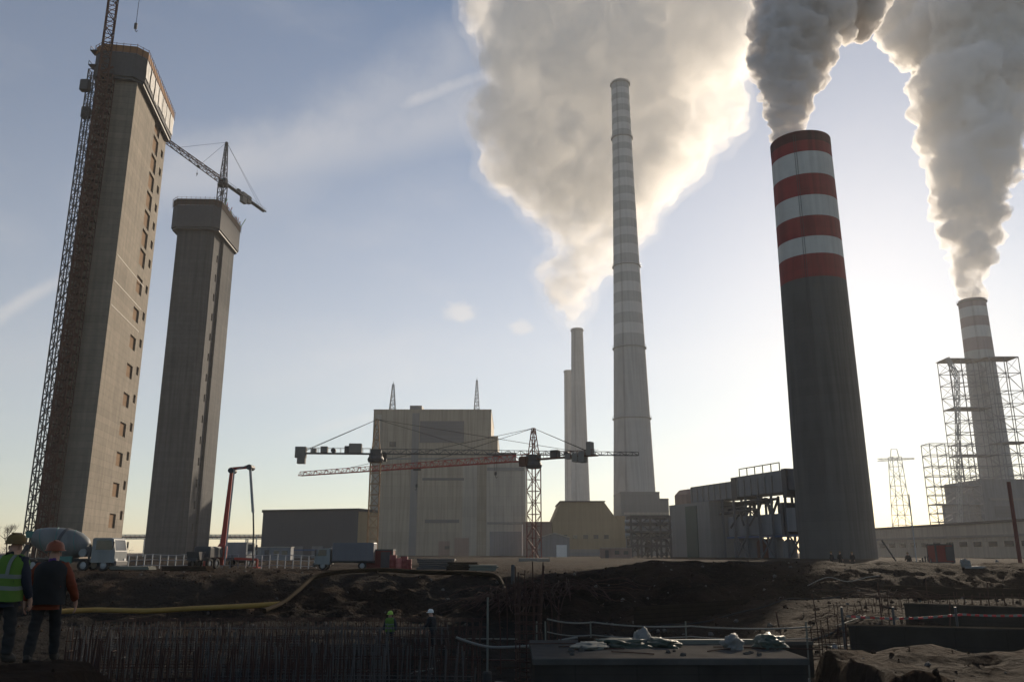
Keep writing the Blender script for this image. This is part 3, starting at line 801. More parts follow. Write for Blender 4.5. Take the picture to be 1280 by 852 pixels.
M_BLUEG = mat('blue_grey_sheet', (0.17, 0.18, 0.195), 0.6, 0.14, 0.2, lines=(0, 1.2, 0.2, 0.08), streaks=.2)
M_BLUE = mat('blue_paint', (0.04, 0.08, 0.17), 0.5, 0.15)
M_PINKB = mat('brown_pink_sheet', (0.26, 0.18, 0.15), 0.75, 0.15, .3, streaks=.2)
M_FRAME0 = mat('leg_primer', (.10, .105, .115), .7, .15)
M_ROOF = mat('bitumen_roof', (0.07, 0.07, 0.07), 0.9, 0.2, .5)

def plane_x(px, py, Y): return gx(px, Y, gz(py, Y))

def block(t, name, x0, x1, y0, depth, z1, m, z0=-0.3, parapet=True):
    b = MB(); b.box(((x0 + x1) / 2, y0 + depth / 2, (z0 + z1) / 2), (x1 - x0, depth, z1 - z0))
    if parapet:
        for (c, d) in ((((x0 + x1) / 2, y0 + .15, z1 + .35), (x1 - x0, .6, .7)), ((x0 + .15, y0 + depth / 2, z1 + .35), (.6, depth - .7, .7)), ((x1 - .15, y0 + depth / 2, z1 + .35), (.6, depth - .7, .7))): b.box(c, d)
    return b.build(name, m, t, world=True)

# boiler house
Y = 450
xa, xb = plane_x(467, 520, Y), plane_x(614, 520, Y)
bh = thing('boiler_house', 'huge beige windowless boiler house standing behind the two crossing cranes', 'power plant', ((xa + xb) / 2, Y, 0))
zt = gz(513, Y)
block(bh, 'main_wall', xa, xb, Y, 70, zt, M_CLAD)
xc = plane_x(622, 550, Y); block(bh, 'stepped_wall', xb + .01, xc, Y + 4, 60, gz(545, Y), M_CLAD)
xd = plane_x(657, 600, Y); block(bh, 'side_wall', xb - 2, xd, Y - 9, 50, gz(577, Y - 9), M_CLADW)
xe = plane_x(645, 560, Y); block(bh, 'side_top', plane_x(611, 570, Y), xe, Y - 4, 40, gz(568, Y), M_CLAD2)
MB().box(((plane_x(512, 510, Y) + plane_x(527, 510, Y)) / 2, Y + 8, zt + 1.2), (plane_x(527, 510, Y) - plane_x(512, 510, Y), 14, 3.6)).build('roof_cabin', M_CLAD2, bh, world=True)
def panel(t, name, px0, px1, py0, py1, Y, m, d=0.25):
    z0, z1 = gz(py1, Y), gz(py0, Y); x0, x1 = gx(px0, Y, (z0 + z1) / 2), gx(px1, Y, (z0 + z1) / 2)
    return MB().box(((x0 + x1) / 2, Y - d / 2 - .003, (z0 + z1) / 2), (x1 - x0, d, z1 - z0)).build(name, m, t, world=True)
panel(bh, 'louvre', 525, 580, 526, 553, Y, M_LOUV)
panel(bh, 'downpipe_strip', 513, 522, 516, 702, Y, M_CLAD2, .35)
panel(bh, 'corner_strip', 467, 474, 518, 702, Y, M_CLADW, .4)
panel(bh, 'vent_slot', 528, 580, 597, 600, Y, M_LOUV)
panel(bh, 'vent_slot', 531, 574, 649, 653, Y, M_LOUV)
panel(bh, 'wall_panel', 578, 596, 576, 700, Y, M_CLADW, .2)
panel(bh, 'window', 487, 495, 552, 558, Y, M_GLASS, .3)
panel(bh, 'canopy', 556, 562, 682, 686, Y, M_DARK, 1.5)
panel(bh, 'gate', 568, 586, 672, 702, Y, M_PINKB, .3)
panel(bh, 'gate', 548, 562, 676, 702, Y, M_PINKB, .34)
panel(bh, 'wall_panel', 612, 652, 664, 702, Y - 9, M_BLUEG, .2)
panel(bh, 'eaves_band', 609, 655, 584, 588, Y - 9, M_CLAD2, .3)
panel(bh, 'eaves_band', 609, 655, 652, 655, Y - 9, M_CLAD2, .3)
panel(bh, 'downpipe', 652.5, 654, 655, 702, Y - 9, M_WHITE, .5)
panel(bh, 'wall_band', 468, 612, 572, 574, Y, M_CLAD2, .2)
# lattice masts seen above its roof
def taper_mast(label, px, ytop, ybase, Y, w0, z0=None, arms=()):
    H = gz(ytop, Y); zb = gz(ybase, Y) if z0 is None else z0
    t = thing('lattice_mast', label, 'mast', (gx(px, Y, (H + zb) / 2), Y, zb))
    lattice(MB(), (0, 0, 0), (0, 0, (H - zb) * .97), w0, w0 * .22, bay=w0 * .6, th=.4).build('mast_body', M_GALV, t)
    MB().bar((0, 0, (H - zb) * .95), (0, 0, H - zb + 1), .25).build('spike', M_GALV, t)
    for f, l in arms: lattice(MB(), (-l, 0, (H - zb) * f), (l, 0, (H - zb) * f), 1.3, bay=2.5, th=.3).build('cross_arm', M_GALV, t)
    return t
taper_mast('spiky lattice mast on the boiler house roof, nearer the dark crane', 491, 479, 512, 470, 3.8, z0=gz(513, 450))
taper_mast('spiky lattice mast on the boiler house roof, nearer the chimneys', 596, 474, 512, 470, 3.4, z0=gz(513, 450))

# long dark hall left of it
def slab_building(name, label, p0, Y0, p1, Y1, py_top, side, m_front, m_side, cat='building', extra=None):
    """front wall from column p0 (depth Y0) to p1 (depth Y1); py_top: roof row at p1; side = depth of the building"""
    z1 = gz(py_top, Y1); A, B = Vector((gx(p0, Y0, z1 / 2), Y0, 0)), Vector((gx(p1, Y1, z1 / 2), Y1, 0))
    u = (B - A).normalized(); n = Vector((u.y, -u.x, 0)); n = n if n.y < 0 else -n
    t = thing(name, label, cat, tuple((A + B) / 2))
    L = (B - A).length; zz = Vector((0, 0, z1)); lo = Vector((0, 0, -.5))
    MB().face([A + lo, B + lo, B + zz, A + zz]).build('front_wall', m_front, t, world=True)
    MB().face([A - n * side + lo, B - n * side + lo, B - n * side + zz, A - n * side + zz]).build('back_wall', m_front, t, world=True)
    MB().face([A + lo, A - n * side + lo, A - n * side + zz, A + zz]).build('side_wall', m_side, t, world=True)
    MB().face([B + lo, B - n * side + lo, B - n * side + zz, B + zz]).build('side_wall', m_side, t, world=True)
    MB().prism([(p.x, p.y) for p in (A + n * .3 - u * .3, B + n * .3 + u * .3, B - n * (side + .3) + u * .3, A - n * (side + .3) - u * .3)], z1 - .3, z1 + .5).build('roof', M_ROOF, t, world=True)
    return t, A, B, u, n, z1, L
ha = slab_building('hall', 'long dark grey hall with a flat roof, its end coloured as sunlit beside the boiler house', 327, 262, 447, 252, 637, 13, M_HALL, M_OCHRE)  # ochre end walls carry the warm sunlight in their colour
b = MB(); t, A, B, u, n, z1, L = ha
b.box((A + B) / 2 + n * .3 + Vector((0, 0, 2.4)), (L * .98, .4, .5), rz=math.atan2(u.y, u.x)); b.build('plinth_band', M_BLUE, t, world=True)
for k in range(4):
    c = A.lerp(B, .2 + .2 * k) + n * .12 + Vector((0, 0, 1.8)); MB().box(c, (3.6, .3, 3.4), rz=math.atan2(u.y, u.x)).build('gate', M_BLUEG, t, world=True)

# ochre building with sloping shoulders
Y = 400
ob_ = thing('ochre_building', 'ochre building with sloping roof shoulders between the boiler house and tallest chimney', 'building', (gx(730, Y), Y, 0))
zt, zs = gz(627, Y), gz(650, Y)
X = lambda px, z: gx(px, Y, z)
MB().extrude([(X(701, zt), Y, zt), (X(755, zt), Y, zt), (X(772, zs), Y, zs), (X(772, zs), Y, -.5), (X(691, zs), Y, -.5), (X(691, zs), Y, zs)], (0, 45, 0)).build('main_wall', M_OCHRE, ob_, world=True)
MB().box(((X(701, zt) + X(755, zt)) / 2, Y + 22, zt + .25), (X(755, zt) - X(701, zt) + 1, 46, .5)).build('roof', M_ROOF, ob_, world=True)
block(ob_, 'side_wing', X(655, 10), X(690.6, 10), Y + 5, 30, gz(653, Y), M_PINKB)
block(ob_, 'side_wing', X(772.5, 10), X(783, 10), Y + 3, 25, gz(646, Y), M_OCHRE)
panel(ob_, 'wall_band', 696, 768, 686, 690, Y, M_CLAD2, .3)
panel(ob_, 'wall_panel', 700, 770, 690, 703, Y, M_BLUEG, .2)
for k in range(5): panel(ob_, 'window', 703 + k * 13, 709 + k * 13, 668, 673, Y, M_GLASS, .2)

sh = thing('workshop_shed', 'small pale shed with low gable in front of the ochre building', 'shed', (gx(692, 330), 330, 0))
zs, zr = gz(672, 330), gz(666.5, 330); X = lambda px: gx(px, 330, 4)
MB().extrude([(X(674), 330, -.3), (X(712), 330, -.3), (X(712), 330, zs), (X(693), 330, zr), (X(674), 330, zs)], (0, 18, 0)).build('wall', M_BLUEG, sh, world=True)
b = MB(); b.extrude([(X(673.4), 329.6, zs + .02), (X(693), 329.6, zr + .05), (X(693), 329.6, zr + .4), (X(673.4), 329.6, zs + .35)], (0, 18.8, 0)); b.extrude([(X(712.6), 329.6, zs + .02), (X(693), 329.6, zr + .05), (X(693), 329.6, zr + .4), (X(712.6), 329.6, zs + .35)], (0, 18.8, 0))
b.build('roof', M_CLADW, sh, world=True)
MB().box((X(702), 329.9, 2.2), (4, .3, 4.6)).build('gate', M_WHITE, sh, world=True)

# block at the foot of the tallest chimney and the steel frame before it
cb = thing('chimney_base_house', 'grey windowless block hiding the foot of the tallest chimney', 'building', (gx(806, 430), 430, 0))
X = lambda px: gx(px, 430, 15)
block(cb, 'wall', X(777), X(826), 430, 30, gz(616, 430), M_CLAD2); block(cb, 'side_wall', X(826) + .02, X(838), 432, 26, gz(624, 430), M_CLAD2)
panel(cb, 'wall_band', 780, 836, 640, 643, 430, M_CLADW, .4); panel(cb, 'louvre', 786, 812, 650, 662, 430, M_LOUV, .3)

def steel_frame(name, label, cat, x0, x1, y0, y1, zs, nx, th, m, brace=True, deck=(), ny=1):
    t = thing(name, label, cat, ((x0 + x1) / 2, (y0 + y1) / 2, 0))
    xs = [x0 + (x1 - x0) * i / nx for i in range(nx + 1)]; ys = [y0 + (y1 - y0) * i / ny for i in range(ny + 1)]
    b = MB()
    for x in xs:
        for y in ys: b.bar((x, y, -.3), (x, y, zs[-1]), th)
    for z in zs:
        for y in ys: b.bar((x0, y, z), (x1, y, z), th * .8, th * 1.1)
        for x in xs: b.bar((x, y0, z), (x, y1, z), th * .7, th)
    if brace:
        zz = [0] + list(zs)
        for k, (a, c) in enumerate(zip(zz, zz[1:])):
            for i in range(nx):
                for j, y in enumerate(ys):
                    if (i + k + j) % 2: b.bar((xs[i], y, a), (xs[i + 1], y, c), th * .5)
                    else: b.bar((xs[i + 1], y, a), (xs[i], y, c), th * .5)
            for x in (x0, x1): b.bar((x, y0, a), (x, y1, c), th * .5)
    b.build('skeleton', m, t, world=True)
    for z, f0, f1 in deck:
        MB().box((x0 + (x1 - x0) * (f0 + f1) / 2, (y0 + y1) / 2, z + th * .7), ((x1 - x0) * (f1 - f0), abs(y1 - y0), .3)).build('deck', M_GALV, t, world=True)
    return t
Y = 300; zz = [gz(p, Y) for p in (690, 682, 672, 664, 654, 645)]
sf = steel_frame('pipe_rack', 'dark steel pipe frame at the foot of the tallest chimney', 'steel frame', gx(789, Y, 8), gx(838, Y, 8), Y, Y + 9, zz[1:], 4, .7, M_DARK, deck=((zz[3], 0, 1),))
b = MB()
for z, r in ((zz[2] + 1, .8), (zz[4] + .8, .6), (zz[3] + 1.2, .9)): b.tube([(gx(783, Y, 8), Y + 3, z), (gx(842, Y, 8), Y + 3, z)], r, 10)
b.build('pipe', M_GALV, sf, smooth=True, world=True)
for px, py, h in ((799, 668, 3.2), (812, 690, 3), (829, 658, 3.0), (824, 676, 3.4)): MB().lathe([(1.3, 0), (1.3, h), (.4, h + .8)], 16, (gx(px, Y, 8), Y + 4, gz(py, Y)), cap=(True, True)).build('vessel', M_DARK, sf, smooth=True, world=True)

# ------------------------------------------------------------------ flue gas duct and its plant, running up to the stout chimney
A, B = Vector((gx(843, 335, 14), 335, 0)), Vector((gx(1024, 250, 14), 250, 0)); u = (B - A).normalized(); n = Vector((u.y, -u.x, 0)); L = (B - A).length; rz = math.atan2(u.y, u.x)
fd = thing('flue_duct', 'long grey flue duct on steel legs leading into the red ringed chimney', 'flue duct', tuple((A + B) / 2))
zt, zb = gz(611, 334), gz(629, 326)
def dbox(name, f0, f1, d0, d1, z0, z1, m, r=0.0):
    c = A + u * (L * (f0 + f1) / 2) - n * ((d0 + d1) / 2) + Vector((0, 0, (z0 + z1) / 2)); d = (L * (f1 - f0), d1 - d0, z1 - z0)
    b = MB(); b.rbox(c, d, r, rz) if r else b.box(c, d, rz)
    return b.build(name, m, fd, world=True)
dbox('duct', .155, .49, 0, 9, zb, zt - .2, M_BLUEG)
dbox('duct', .52, .82, -.3, 9, zb + .3, zt + 1.0, M_BLUEG)
dbox('duct_collar', .488, .522, -.7, 9.6, zb - .5, zt + .9, M_DARK)
dbox('duct', .842, 1.08, 0, 8, zb + .6, zt + .9, M_HALL)
dbox('duct_collar', .818, .844, -.7, 9.6, zb - 1.5, zt + 1.3, M_DARK)
for k in range(14):
    f = .17 + .045 * k
    if not .48 < f < .53 and f < .81: MB().box(A + u * (L * f) + n * (.25 if f < .5 else .5) + Vector((0, 0, (zb + zt) / 2)), (.35, .5, zt - zb - .5), rz).build('stiffener', M_CLAD2, fd, world=True)
dbox('end_tower', 0, .153, -.5, 14, -.3, zt - .6, M_PINKB, 2.0)
dbox('fan_house', .02, .36, -3, 12, -.3, zb - .4, M_CLAD2)
dbox('fan_house_panel', .17, .26, -3.4, -3.0, 0, zb - 1.5, mat('dull_green_sheet', (.05, .085, .075), .7, .15, .2))
dbox('low_duct', .42, .80, 1, 9, gz(668, 280), gz(643, 280), M_BLUEG)
dbox('low_duct', .80, .97, 0, 8, gz(664, 265), gz(634, 262), M_BLUEG)
dbox('duct_collar', .795, .81, -.6, 9.5, gz(668, 268), gz(628, 268), M_DARK)
dbox('duct_collar', .88, .90, -.6, 9.5, gz(664, 262), gz(622, 262), M_DARK)
dbox('blue_rail', .42, .97, .2, .9, gz(671, 272), gz(668.5, 272), M_BLUE)
b = MB()                                                  # handrail on top
for k in range(6): x = A + u * (L * (.54 + .052 * k)) + Vector((0, 0, zt + 1)); b.bar(x, x + Vector((0, 0, 2.6)), .28)
b.bar(A + u * (L * .54) + Vector((0, 0, zt + 3.5)), A + u * (L * .80) + Vector((0, 0, zt + 3.5)), .3)
b.build('roof_rail', M_DARK, fd, world=True)
b = MB()                                                  # legs with cross braces
for k in range(8):
    f = .40 + .083 * k
    for d in (0.2, 8):
        p = A + u * (L * f) - n * d; b.bar(p - Vector((0, 0, .3)), p + Vector((0, 0, zb)), .7)
    if k < 7 and (k % 2 or k > 4):
        q = A + u * (L * (f + .083)) - n * .2; p = A + u * (L * f) - n * .2
        b.bar(p, q + Vector((0, 0, 7.5)), .4); b.bar(q, p + Vector((0, 0, 7.5)), .4)
b.build('leg_frame', M_FRAME0, fd, world=True)
b = MB()
r_ = random.Random(5)
for k in range(16):                                       # pipework between the two ducts
    f = r_.uniform(.36, .60); z = r_.uniform(zb - 5, zb - 1.0)
    p = A + u * (L * f) - n * r_.uniform(0, 6); b.tube([p + Vector((0, 0, z)), p + u * r_.uniform(5, 14) + Vector((0, 0, z)), p + u * r_.uniform(5, 14) + Vector((0, 0, z - 5))], r_.uniform(.25, .6), 8)
b.build('pipework', M_DARK, fd, world=True)
for f, h, rr in ((.45, 5.5, 2.4), (.53, 6.2, 2.8), (.60, 5.0, 2.2), (.68, 5.6, 2.6), (.76, 4.6, 2.0)):
    MB().lathe([(rr, -.3), (rr, h), (rr * .5, h + 1.1)], 20, A + u * (L * f) - n * 4, cap=(True, True)).build('fan_casing', M_BLUEG if f != .6 else M_RUST, fd, smooth=True, world=True)

# ------------------------------------------------------------------ steel frames and buildings on the right
M_FRAME = mat('frame_primer', (0.20, 0.205, 0.215), .6, .15, 1.0)
Y = 440; zz = [gz(p, Y) for p in (652, 641, 630, 618, 607, 594, 582, 568, 554)]
steel_frame('steelwork', 'lower bare steel frame with cross braces left of the smoking frame chimney', 'steel frame', gx(1171, Y, 25), gx(1230, Y, 25), Y, Y + 9, zz, 3, .34, M_FRAME, deck=((zz[2], .0, 1), (zz[4], .3, 1)), ny=1)
Y = 490; zz = [gz(p, Y) for p in (640, 629, 618, 607, 596, 582, 568, 554, 540, 525, 509, 494, 478, 463, 448)]
steel_frame('steelwork', 'tall bare steel frame wrapped round the smoking chimney at the picture edge', 'steel frame', gx(1200, Y, 60), gx(1247, Y, 60), Y, Y + 13, zz, 3, .36, M_FRAME, deck=((zz[14], -.05, 1.12), (zz[10], 0, 1.1), (zz[6], 0, 1.1)), ny=1)
Y = 480; zz = [gz(p, Y) for p in (640, 624, 606, 593, 580, 566, 552, 536, 520, 504, 488, 466, 446)]
steel_frame('steelwork', 'bare steel frame cut off by the picture edge right of the smoking chimney', 'steel frame', gx(1252, Y, 60), gx(1290, Y, 60), Y, Y + 12, zz, 2, .36, M_FRAME, deck=((zz[12], -.1, 1), (zz[6], 0, 1), (zz[2], 0, 1)), ny=1)
ab = thing('absorber_house', 'blue grey sheet clad block round the foot of the frame chimney', 'building', (gx(1262, 450), 450, 0))
X = lambda px: gx(px, 450, 20)
block(ab, 'wall', X(1233), X(1300), 450, 40, gz(600, 450), M_BLUEG); block(ab, 'side_wall', X(1222), X(1232.8), 446, 40, gz(628, 446), M_BLUEG)
panel(ab, 'wall_band', 1236, 1298, 622, 625, 450, M_CLAD2, .4); panel(ab, 'louvre', 1244, 1268, 632, 646, 450, M_LOUV, .3)
bm_ = thing('crane_boom', 'thin lattice crane boom standing beside the tall steel frame', 'crane', (gx(1199, 440, 5), 440, 0))
zz = gz(447, 440); lattice(MB(), (0, 0, 0), (gx(1196, 440, gz(470, 440)) - gx(1199, 440, 5), 0, gz(470, 440)), 1.8, bay=3, th=.3).build('boom', M_GALV, bm_)
p = Vector((gx(1196, 440, gz(470, 440)) - gx(1199, 440, 5), 0, gz(470, 440))); q = Vector((gx(1184, 440, zz) - gx(1199, 440, 5), 0, zz))
lattice(MB(), p, q, 2.2, 1.4, bay=3, th=.4).build('jib', M_GALV, bm_)
MB().rbox((0, 0, 1.2), (6, 4, 2.6), .4).build('body', M_YEL, bm_)

py_ = thing('power_pylon', 'pale lattice power pylon standing right of the stout chimney', 'pylon', (gx(1128, 600, 20), 600, 0))
H = gz(566, 600)
lattice(MB(), (0, 0, 0), (0, 0, H * .96), 11, 6.5, bay=7, th=.36).build('tower_body', M_GALV, py_)
for z, l in ((.93, 12.5), ): lattice(MB(), (-l, 0, H * z), (l * 1.1, 0, H * z + 1), 1.8, .7, bay=3, th=.3).build('cross_arm', M_GALV, py_)
b = MB()
for s in (-3, 3): b.bar((s, 0, H * .95), (s * .7, 0, H * 1.04), .4)
b.bar((-2.1, 0, H * 1.04), (2.1, 0, H * 1.04), .3); b.build('peak', M_GALV, py_)
lb = slab_building('long_building', 'long low pale building with flat roof right of the stout chimney', 1094, 345, 1300, 242, 649, 30, M_CLADW, M_CLADW)
t, A2, B2, u2, n2, z1, L2 = lb; rz2 = math.atan2(u2.y, u2.x)
MB().box((A2 + B2) / 2 + n2 * .15 + Vector((0, 0, z1 * .62)), (L2 * .98, .3, .8), rz2).build('wall_band', M_CLAD2, t, world=True)
for k in range(12): MB().box(A2.lerp(B2, .06 + .08 * k) + n2 * .12 + Vector((0, 0, z1 * .40)), (4.2, .25, 1.5), rz2).build('window', M_GLASS, t, world=True)

# pipe bridge and fence line far behind the towers
pr = thing('pipe_bridge', 'far pipe bridge on trestles seen between and behind the concrete towers', 'pipe bridge', (gx(230, 360), 360, 0))
b = MB(); x0, x1 = gx(140, 360, 8), gx(330, 360, 8); z = gz(668, 360)
for zz_ in (z, z - 1.6): b.bar((x0, 360, zz_), (x1, 360, zz_), .35); b.bar((x0, 362.5, zz_), (x1, 362.5, zz_), .35)
k = 0; x = x0
while x < x1 - 2: b.bar((x, 360, z - 1.6), (x + 2, 360, z), .2); x += 2
b.build('truss', M_GALV, pr, world=True)
for k in range(6):
    x = x0 + (x1 - x0) * (k + .3) / 6; b = MB(); b.bar((x, 360, -.3), (x, 360, z - 1.6), .4); b.bar((x, 362.5, -.3), (x, 362.5, z - 1.6), .4); b.bar((x, 360, .5), (x, 362.5, z - 2), .25); b.build('leg', M_GALV, pr, world=True)
b = MB()
for dz, r in ((.3, .4), (.5, .3)): b.tube([(x0, 361.2 + dz, z - 1.2 + dz), (x1, 361.2 + dz, z - 1.2 + dz)], r, 8)
b.build('pipe', M_PINKB, pr, world=True)
pr2 = steel_frame('steelwork', 'small far steel frame seen right of the pump boom', 'steel frame', gx(262, 330, 4), gx(322, 330, 4), 330, 336, [gz(692, 330), gz(684, 330)], 6, .4, M_GALV)

# ------------------------------------------------------------------ where a view ray meets the ground
def hit(px, py, ymax=400):
    d = ray(px, py); y = 4.0 * 1.01 ** np.arange(int(math.log(ymax / 4.0) / math.log(1.01)) + 1); k = y / d.y
    g = terrain_z(d.x * k, y); low = np.nonzero(EYE + d.z * k < g)[0]
    return Vector((d.x * k[low[0]], y[low[0]], g[low[0]])) if len(low) else None
def onground(px, Y, dz=0.0):
    x = gx(px, Y, 0)
    for _ in range(3): z = tz(x, Y); x = gx(px, Y, z)
    return Vector((x, Y, z + dz))
def hitY(px, py, Ymax=70):
    h = hit(px, py, Ymax + 1)
    return h if h else onground(px, Ymax)

M_TYRE = mat('tyre_rubber', (0.025, 0.025, 0.025), .9, .2)
M_DRUM = mat('drum_paint', (0.16, 0.17, 0.165), .45, .12, .8, streaks=.3)
M_CABW = mat('cab_paint', (0.22, 0.235, 0.235), .4, .1, .8, streaks=.2)
M_TEAL = mat('teal_paint', (0.05, 0.16, 0.14), .5, .15)
M_BARREL = mat('barrel_red', (0.20, 0.04, 0.035), .5, .2)
M_OCR = mat('red_container', (0.20, 0.032, 0.028), .6, .2, .6, lines=(0, .28, .3, .2))
M_MAR = mat('maroon_container', (0.13, 0.035, 0.03), .7, .2, .6, lines=(0, .28, .3, .2))
M_YPIPE = mat('yellow_pipe', (0.30, 0.18, 0.035), .5, .2, 1.0)
M_HOSE = mat('brown_hose', (0.026, 0.018, 0.010), .85, .3, 2, spec=.03)
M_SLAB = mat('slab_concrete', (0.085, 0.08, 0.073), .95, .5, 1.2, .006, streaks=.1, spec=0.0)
M_DSLAB = mat('dark_concrete', (0.046, 0.041, 0.035), .9, .5, 1.0, .006, lines=(.5, 1.25, .25, .04), spec=0.0)
M_ROPE = mat('pale_rope', (0.20, 0.195, 0.175), .8, .1)
M_STAKE = mat('weathered_stake', (0.15, 0.155, 0.13), .8, .2)
M_BAGW = mat('white_sack', (0.17, 0.17, 0.16), .7, .15, 4, .01)
M_BAGG = mat('green_tarp', (0.05, 0.066, 0.052), .6, .2, 4, .01)
M_TIMB = mat('dark_timber', (0.034, 0.026, 0.020), .95, .3, 2.0, lines=(.22, 0, .5, .15), spec=0.0)
M_REB = mat('rebar_rust', (0.055, 0.028, 0.020), .85, .3, 3)
M_REBG = mat('rebar_grey', (0.075, 0.07, 0.066), .7, .3, 3)

def wheel(parent, x, y, r=.52, wd=.3):
    b = MB(); N = 20; prof = [(r * .62, -wd / 2), (r * .95, -wd / 2), (r, -wd * .36), (r, wd * .36), (r * .95, wd / 2), (r * .62, wd / 2)]
    b.lathe(prof, N, (0, 0, 0)); b.lathe([(r * .62, wd / 2), (r * .62, -wd / 2)], N, (0, 0, 0))
    b.v = [(v[0] + x, v[2] + y, v[1] + r) for v in b.v]
    w = b.build('wheel', M_TYRE, parent, smooth=True)
    b = MB(); b.lathe([(.01, wd * .30), (r * .3, wd * .30), (r * .6, wd * .1), (r * .6, -wd * .1), (r * .3, -wd * .3), (.01, -wd * .3)], N)
    b.v = [(v[0] + x, v[2] + y, v[1] + r) for v in b.v]
    b.build('rim', M_GALV, w, smooth=True)

def truck_cab(t, x0, length, width, z0, h, m):
    """cab facing +x: slanted windscreen, side glass, bumper, lamps, mirrors"""
    w = width / 2
    prof = [(x0, z0), (x0 + length, z0), (x0 + length, z0 + h * .45), (x0 + length - .22, z0 + h * .95), (x0 + length - .45, z0 + h), (x0 + .1, z0 + h), (x0, z0 + h - .12)]
    c = MB().extrude([(x, -w, z) for x, z in prof], (0, width, 0)).build('cab', m, t)
    a, b_ = Vector((x0 + length + .012, 0, z0 + h * .50)), Vector((x0 + length - .205, 0, z0 + h * .92))
    MB().face([a - Vector((0, w * .88, 0)), a + Vector((0, w * .88, 0)), b_ + Vector((0, w * .85, 0)), b_ - Vector((0, w * .85, 0))]).build('windscreen', M_GLASS, c)
    for s in (-1, 1):
        MB().face([(x0 + .35, s * (w + .006), z0 + h * .52), (x0 + length - .25, s * (w + .006), z0 + h * .52), (x0 + length - .42, s * (w + .006), z0 + h * .9), (x0 + .35, s * (w + .006), z0 + h * .9)]).build('window', M_GLASS, c)
        MB().rbox((x0 + length - .1, s * (w + .22), z0 + h * .72), (.12, .22, .6), .05).build('mirror', M_DARK, c)
        MB().box((x0 + length + .03, s * w * .7, z0 + .25), (.06, .4, .2)).build('headlight', M_WHITE, c)
    MB().rbox((x0 + length + .06, 0, z0 - .05), (.25, width, .4), .08).build('bumper', M_DARK, c)
    return c

def mixer_truck(label, loc, rz):
    t = thing('concrete_mixer', label, 'mixer truck', loc, rz)
    MB().box((-.2, 0, .95), (8.0, .9, .28)).build('chassis', M_DARK, t)
    truck_cab(t, 2.0, 2.1, 2.4, .75, 2.15, M_CABW)
    for x in (3.1, 1.3, -1.9, -3.2):
        for s in (-1, 1): wheel(t, x, s * 1.0)
    # drum: a double cone leaning back
    prof = [(.3, -3.0), (.75, -2.75), (1.05, -1.9), (1.28, -.6), (1.30, .5), (1.18, 1.2), (.85, 1.9), (.45, 2.25)]
    b = MB(); b.lathe(prof, 36, cap=(True, True))
    M_ = Matrix.Translation((-1.1, 0, 2.45)) @ Matrix.Rotation(R(90 + 11), 4, 'Y')
    b.v = [tuple(M_ @ Vector(v)) for v in b.v]; d = b.build('drum', M_DRUM, t, smooth=True)
    b = MB()
    for k in range(2):                                    # spiral welds
        pts = []
        for i in range(40):
            f = i / 39; z = -2.6 + 4.2 * f; rr = np.interp(z, [p[1] for p in prof], [p[0] for p in prof]) + .01; a = 2 * math.pi * (1.3 * f + .5 * k)
            pts.append(M_ @ Vector((rr * math.cos(a), rr * math.sin(a), z)))
        b.tube(pts, .035, 4)
    b.build('weld_band', M_TEAL, d)
    b = MB(); b.lathe([(1.31, -.1), (1.36, -.1), (1.36, .15), (1.31, .15)], 36); b.v = [tuple(M_ @ Vector(v)) for v in b.v]; b.build('roller_ring', M_DARK, d)
    b = MB(); b.extrude([(-4.6, -.5, 3.5), (-3.7, -.5, 3.5), (-3.9, -.5, 2.9), (-4.4, -.5, 2.9)], (0, 1.0, 0)); b.build('hopper', M_TEAL, t)
    b = MB(); b.box((-4.6, 0, 1.75), (.35, .5, 1.6), ry=R(25)); b.bar((-4.0, -.6, 1.0), (-4.0, -.6, 2.9), .12); b.bar((-4.0, .6, 1.0), (-4.0, .6, 2.9), .12); b.build('chute', M_DARK, t)
    b = MB(); b.bar((1.55, -.6, 1.0), (1.55, -.6, 2.3), .15); b.bar((1.55, .6, 1.0), (1.55, .6, 2.3), .15); b.rbox((1.5, 0, 1.7), (.6, 1.6, .9), .1); b.build('drive_pedestal', M_DARK, t)
    MB().tube([(1.1, -1.0, 1.6), (1.1, 1.0, 1.6)], .35, 16).build('water_tank', M_CABW, t, smooth=True)
    b = MB()
    for x in (-2.55,): 
        for s in (-1, 1): b.box((x, s * 1.0, 1.16), (2.7, .45, .05))
    b.build('mudguard', M_DARK, t)
    MB().box((-.4, -1.05, 1.0), (1.3, .25, .6)).build('side_box', M_TEAL, t)
    return t
p = onground(92, 78)
mixer_truck('white concrete mixer truck on the bank in front of the taller tower', (p.x, p.y, p.z), 0.0)

# concrete pump with red placing boom
p = onground(272, 92)
pt = thing('concrete_pump', 'truck mounted concrete pump with tall folded red boom', 'concrete pump', tuple(p))
MB().box((-1.5, 0, .95), (9.0, 1.0, .3)).build('chassis', M_DARK, pt)
truck_cab(pt, 2.6, 2.0, 2.4, .75, 2.0, M_CABW)
for x in (3.6, -3.0, -4.3):
    for s in (-1, 1): wheel(pt, x, s)
MB().rbox((-2.5, 0, 1.7), (3.6, 1.9, 1.1), .15).build('pump_body', M_DARK, pt)
MB().extrude([(-5.9, -.7, 1.7), (-4.7, -.7, 1.7), (-5.0, -.7, .9), (-5.6, -.7, .9)], (0, 1.4, 0)).build('hopper', M_DARK, pt)
for s in (-1, 1):
    b = MB(); b.bar((.6, s * 1.0, 1.0), (1.6, s * 3.2, .9), .25); b.bar((1.6, s * 3.2, .9), (1.6, s * 3.2, .12), .18); b.box((1.6, s * 3.2, .06), (.6, .6, .12)); b.build('outrigger', M_RED, pt)
for o_ in children(pt): o_.rotation_euler = (0, 0, R(78)); o_.location = (0, 1.5, 0)
L3 = lambda px, py: at(px, py, 92) - p
b = MB(); a0 = L3(276, 706); a1 = L3(290, 588)
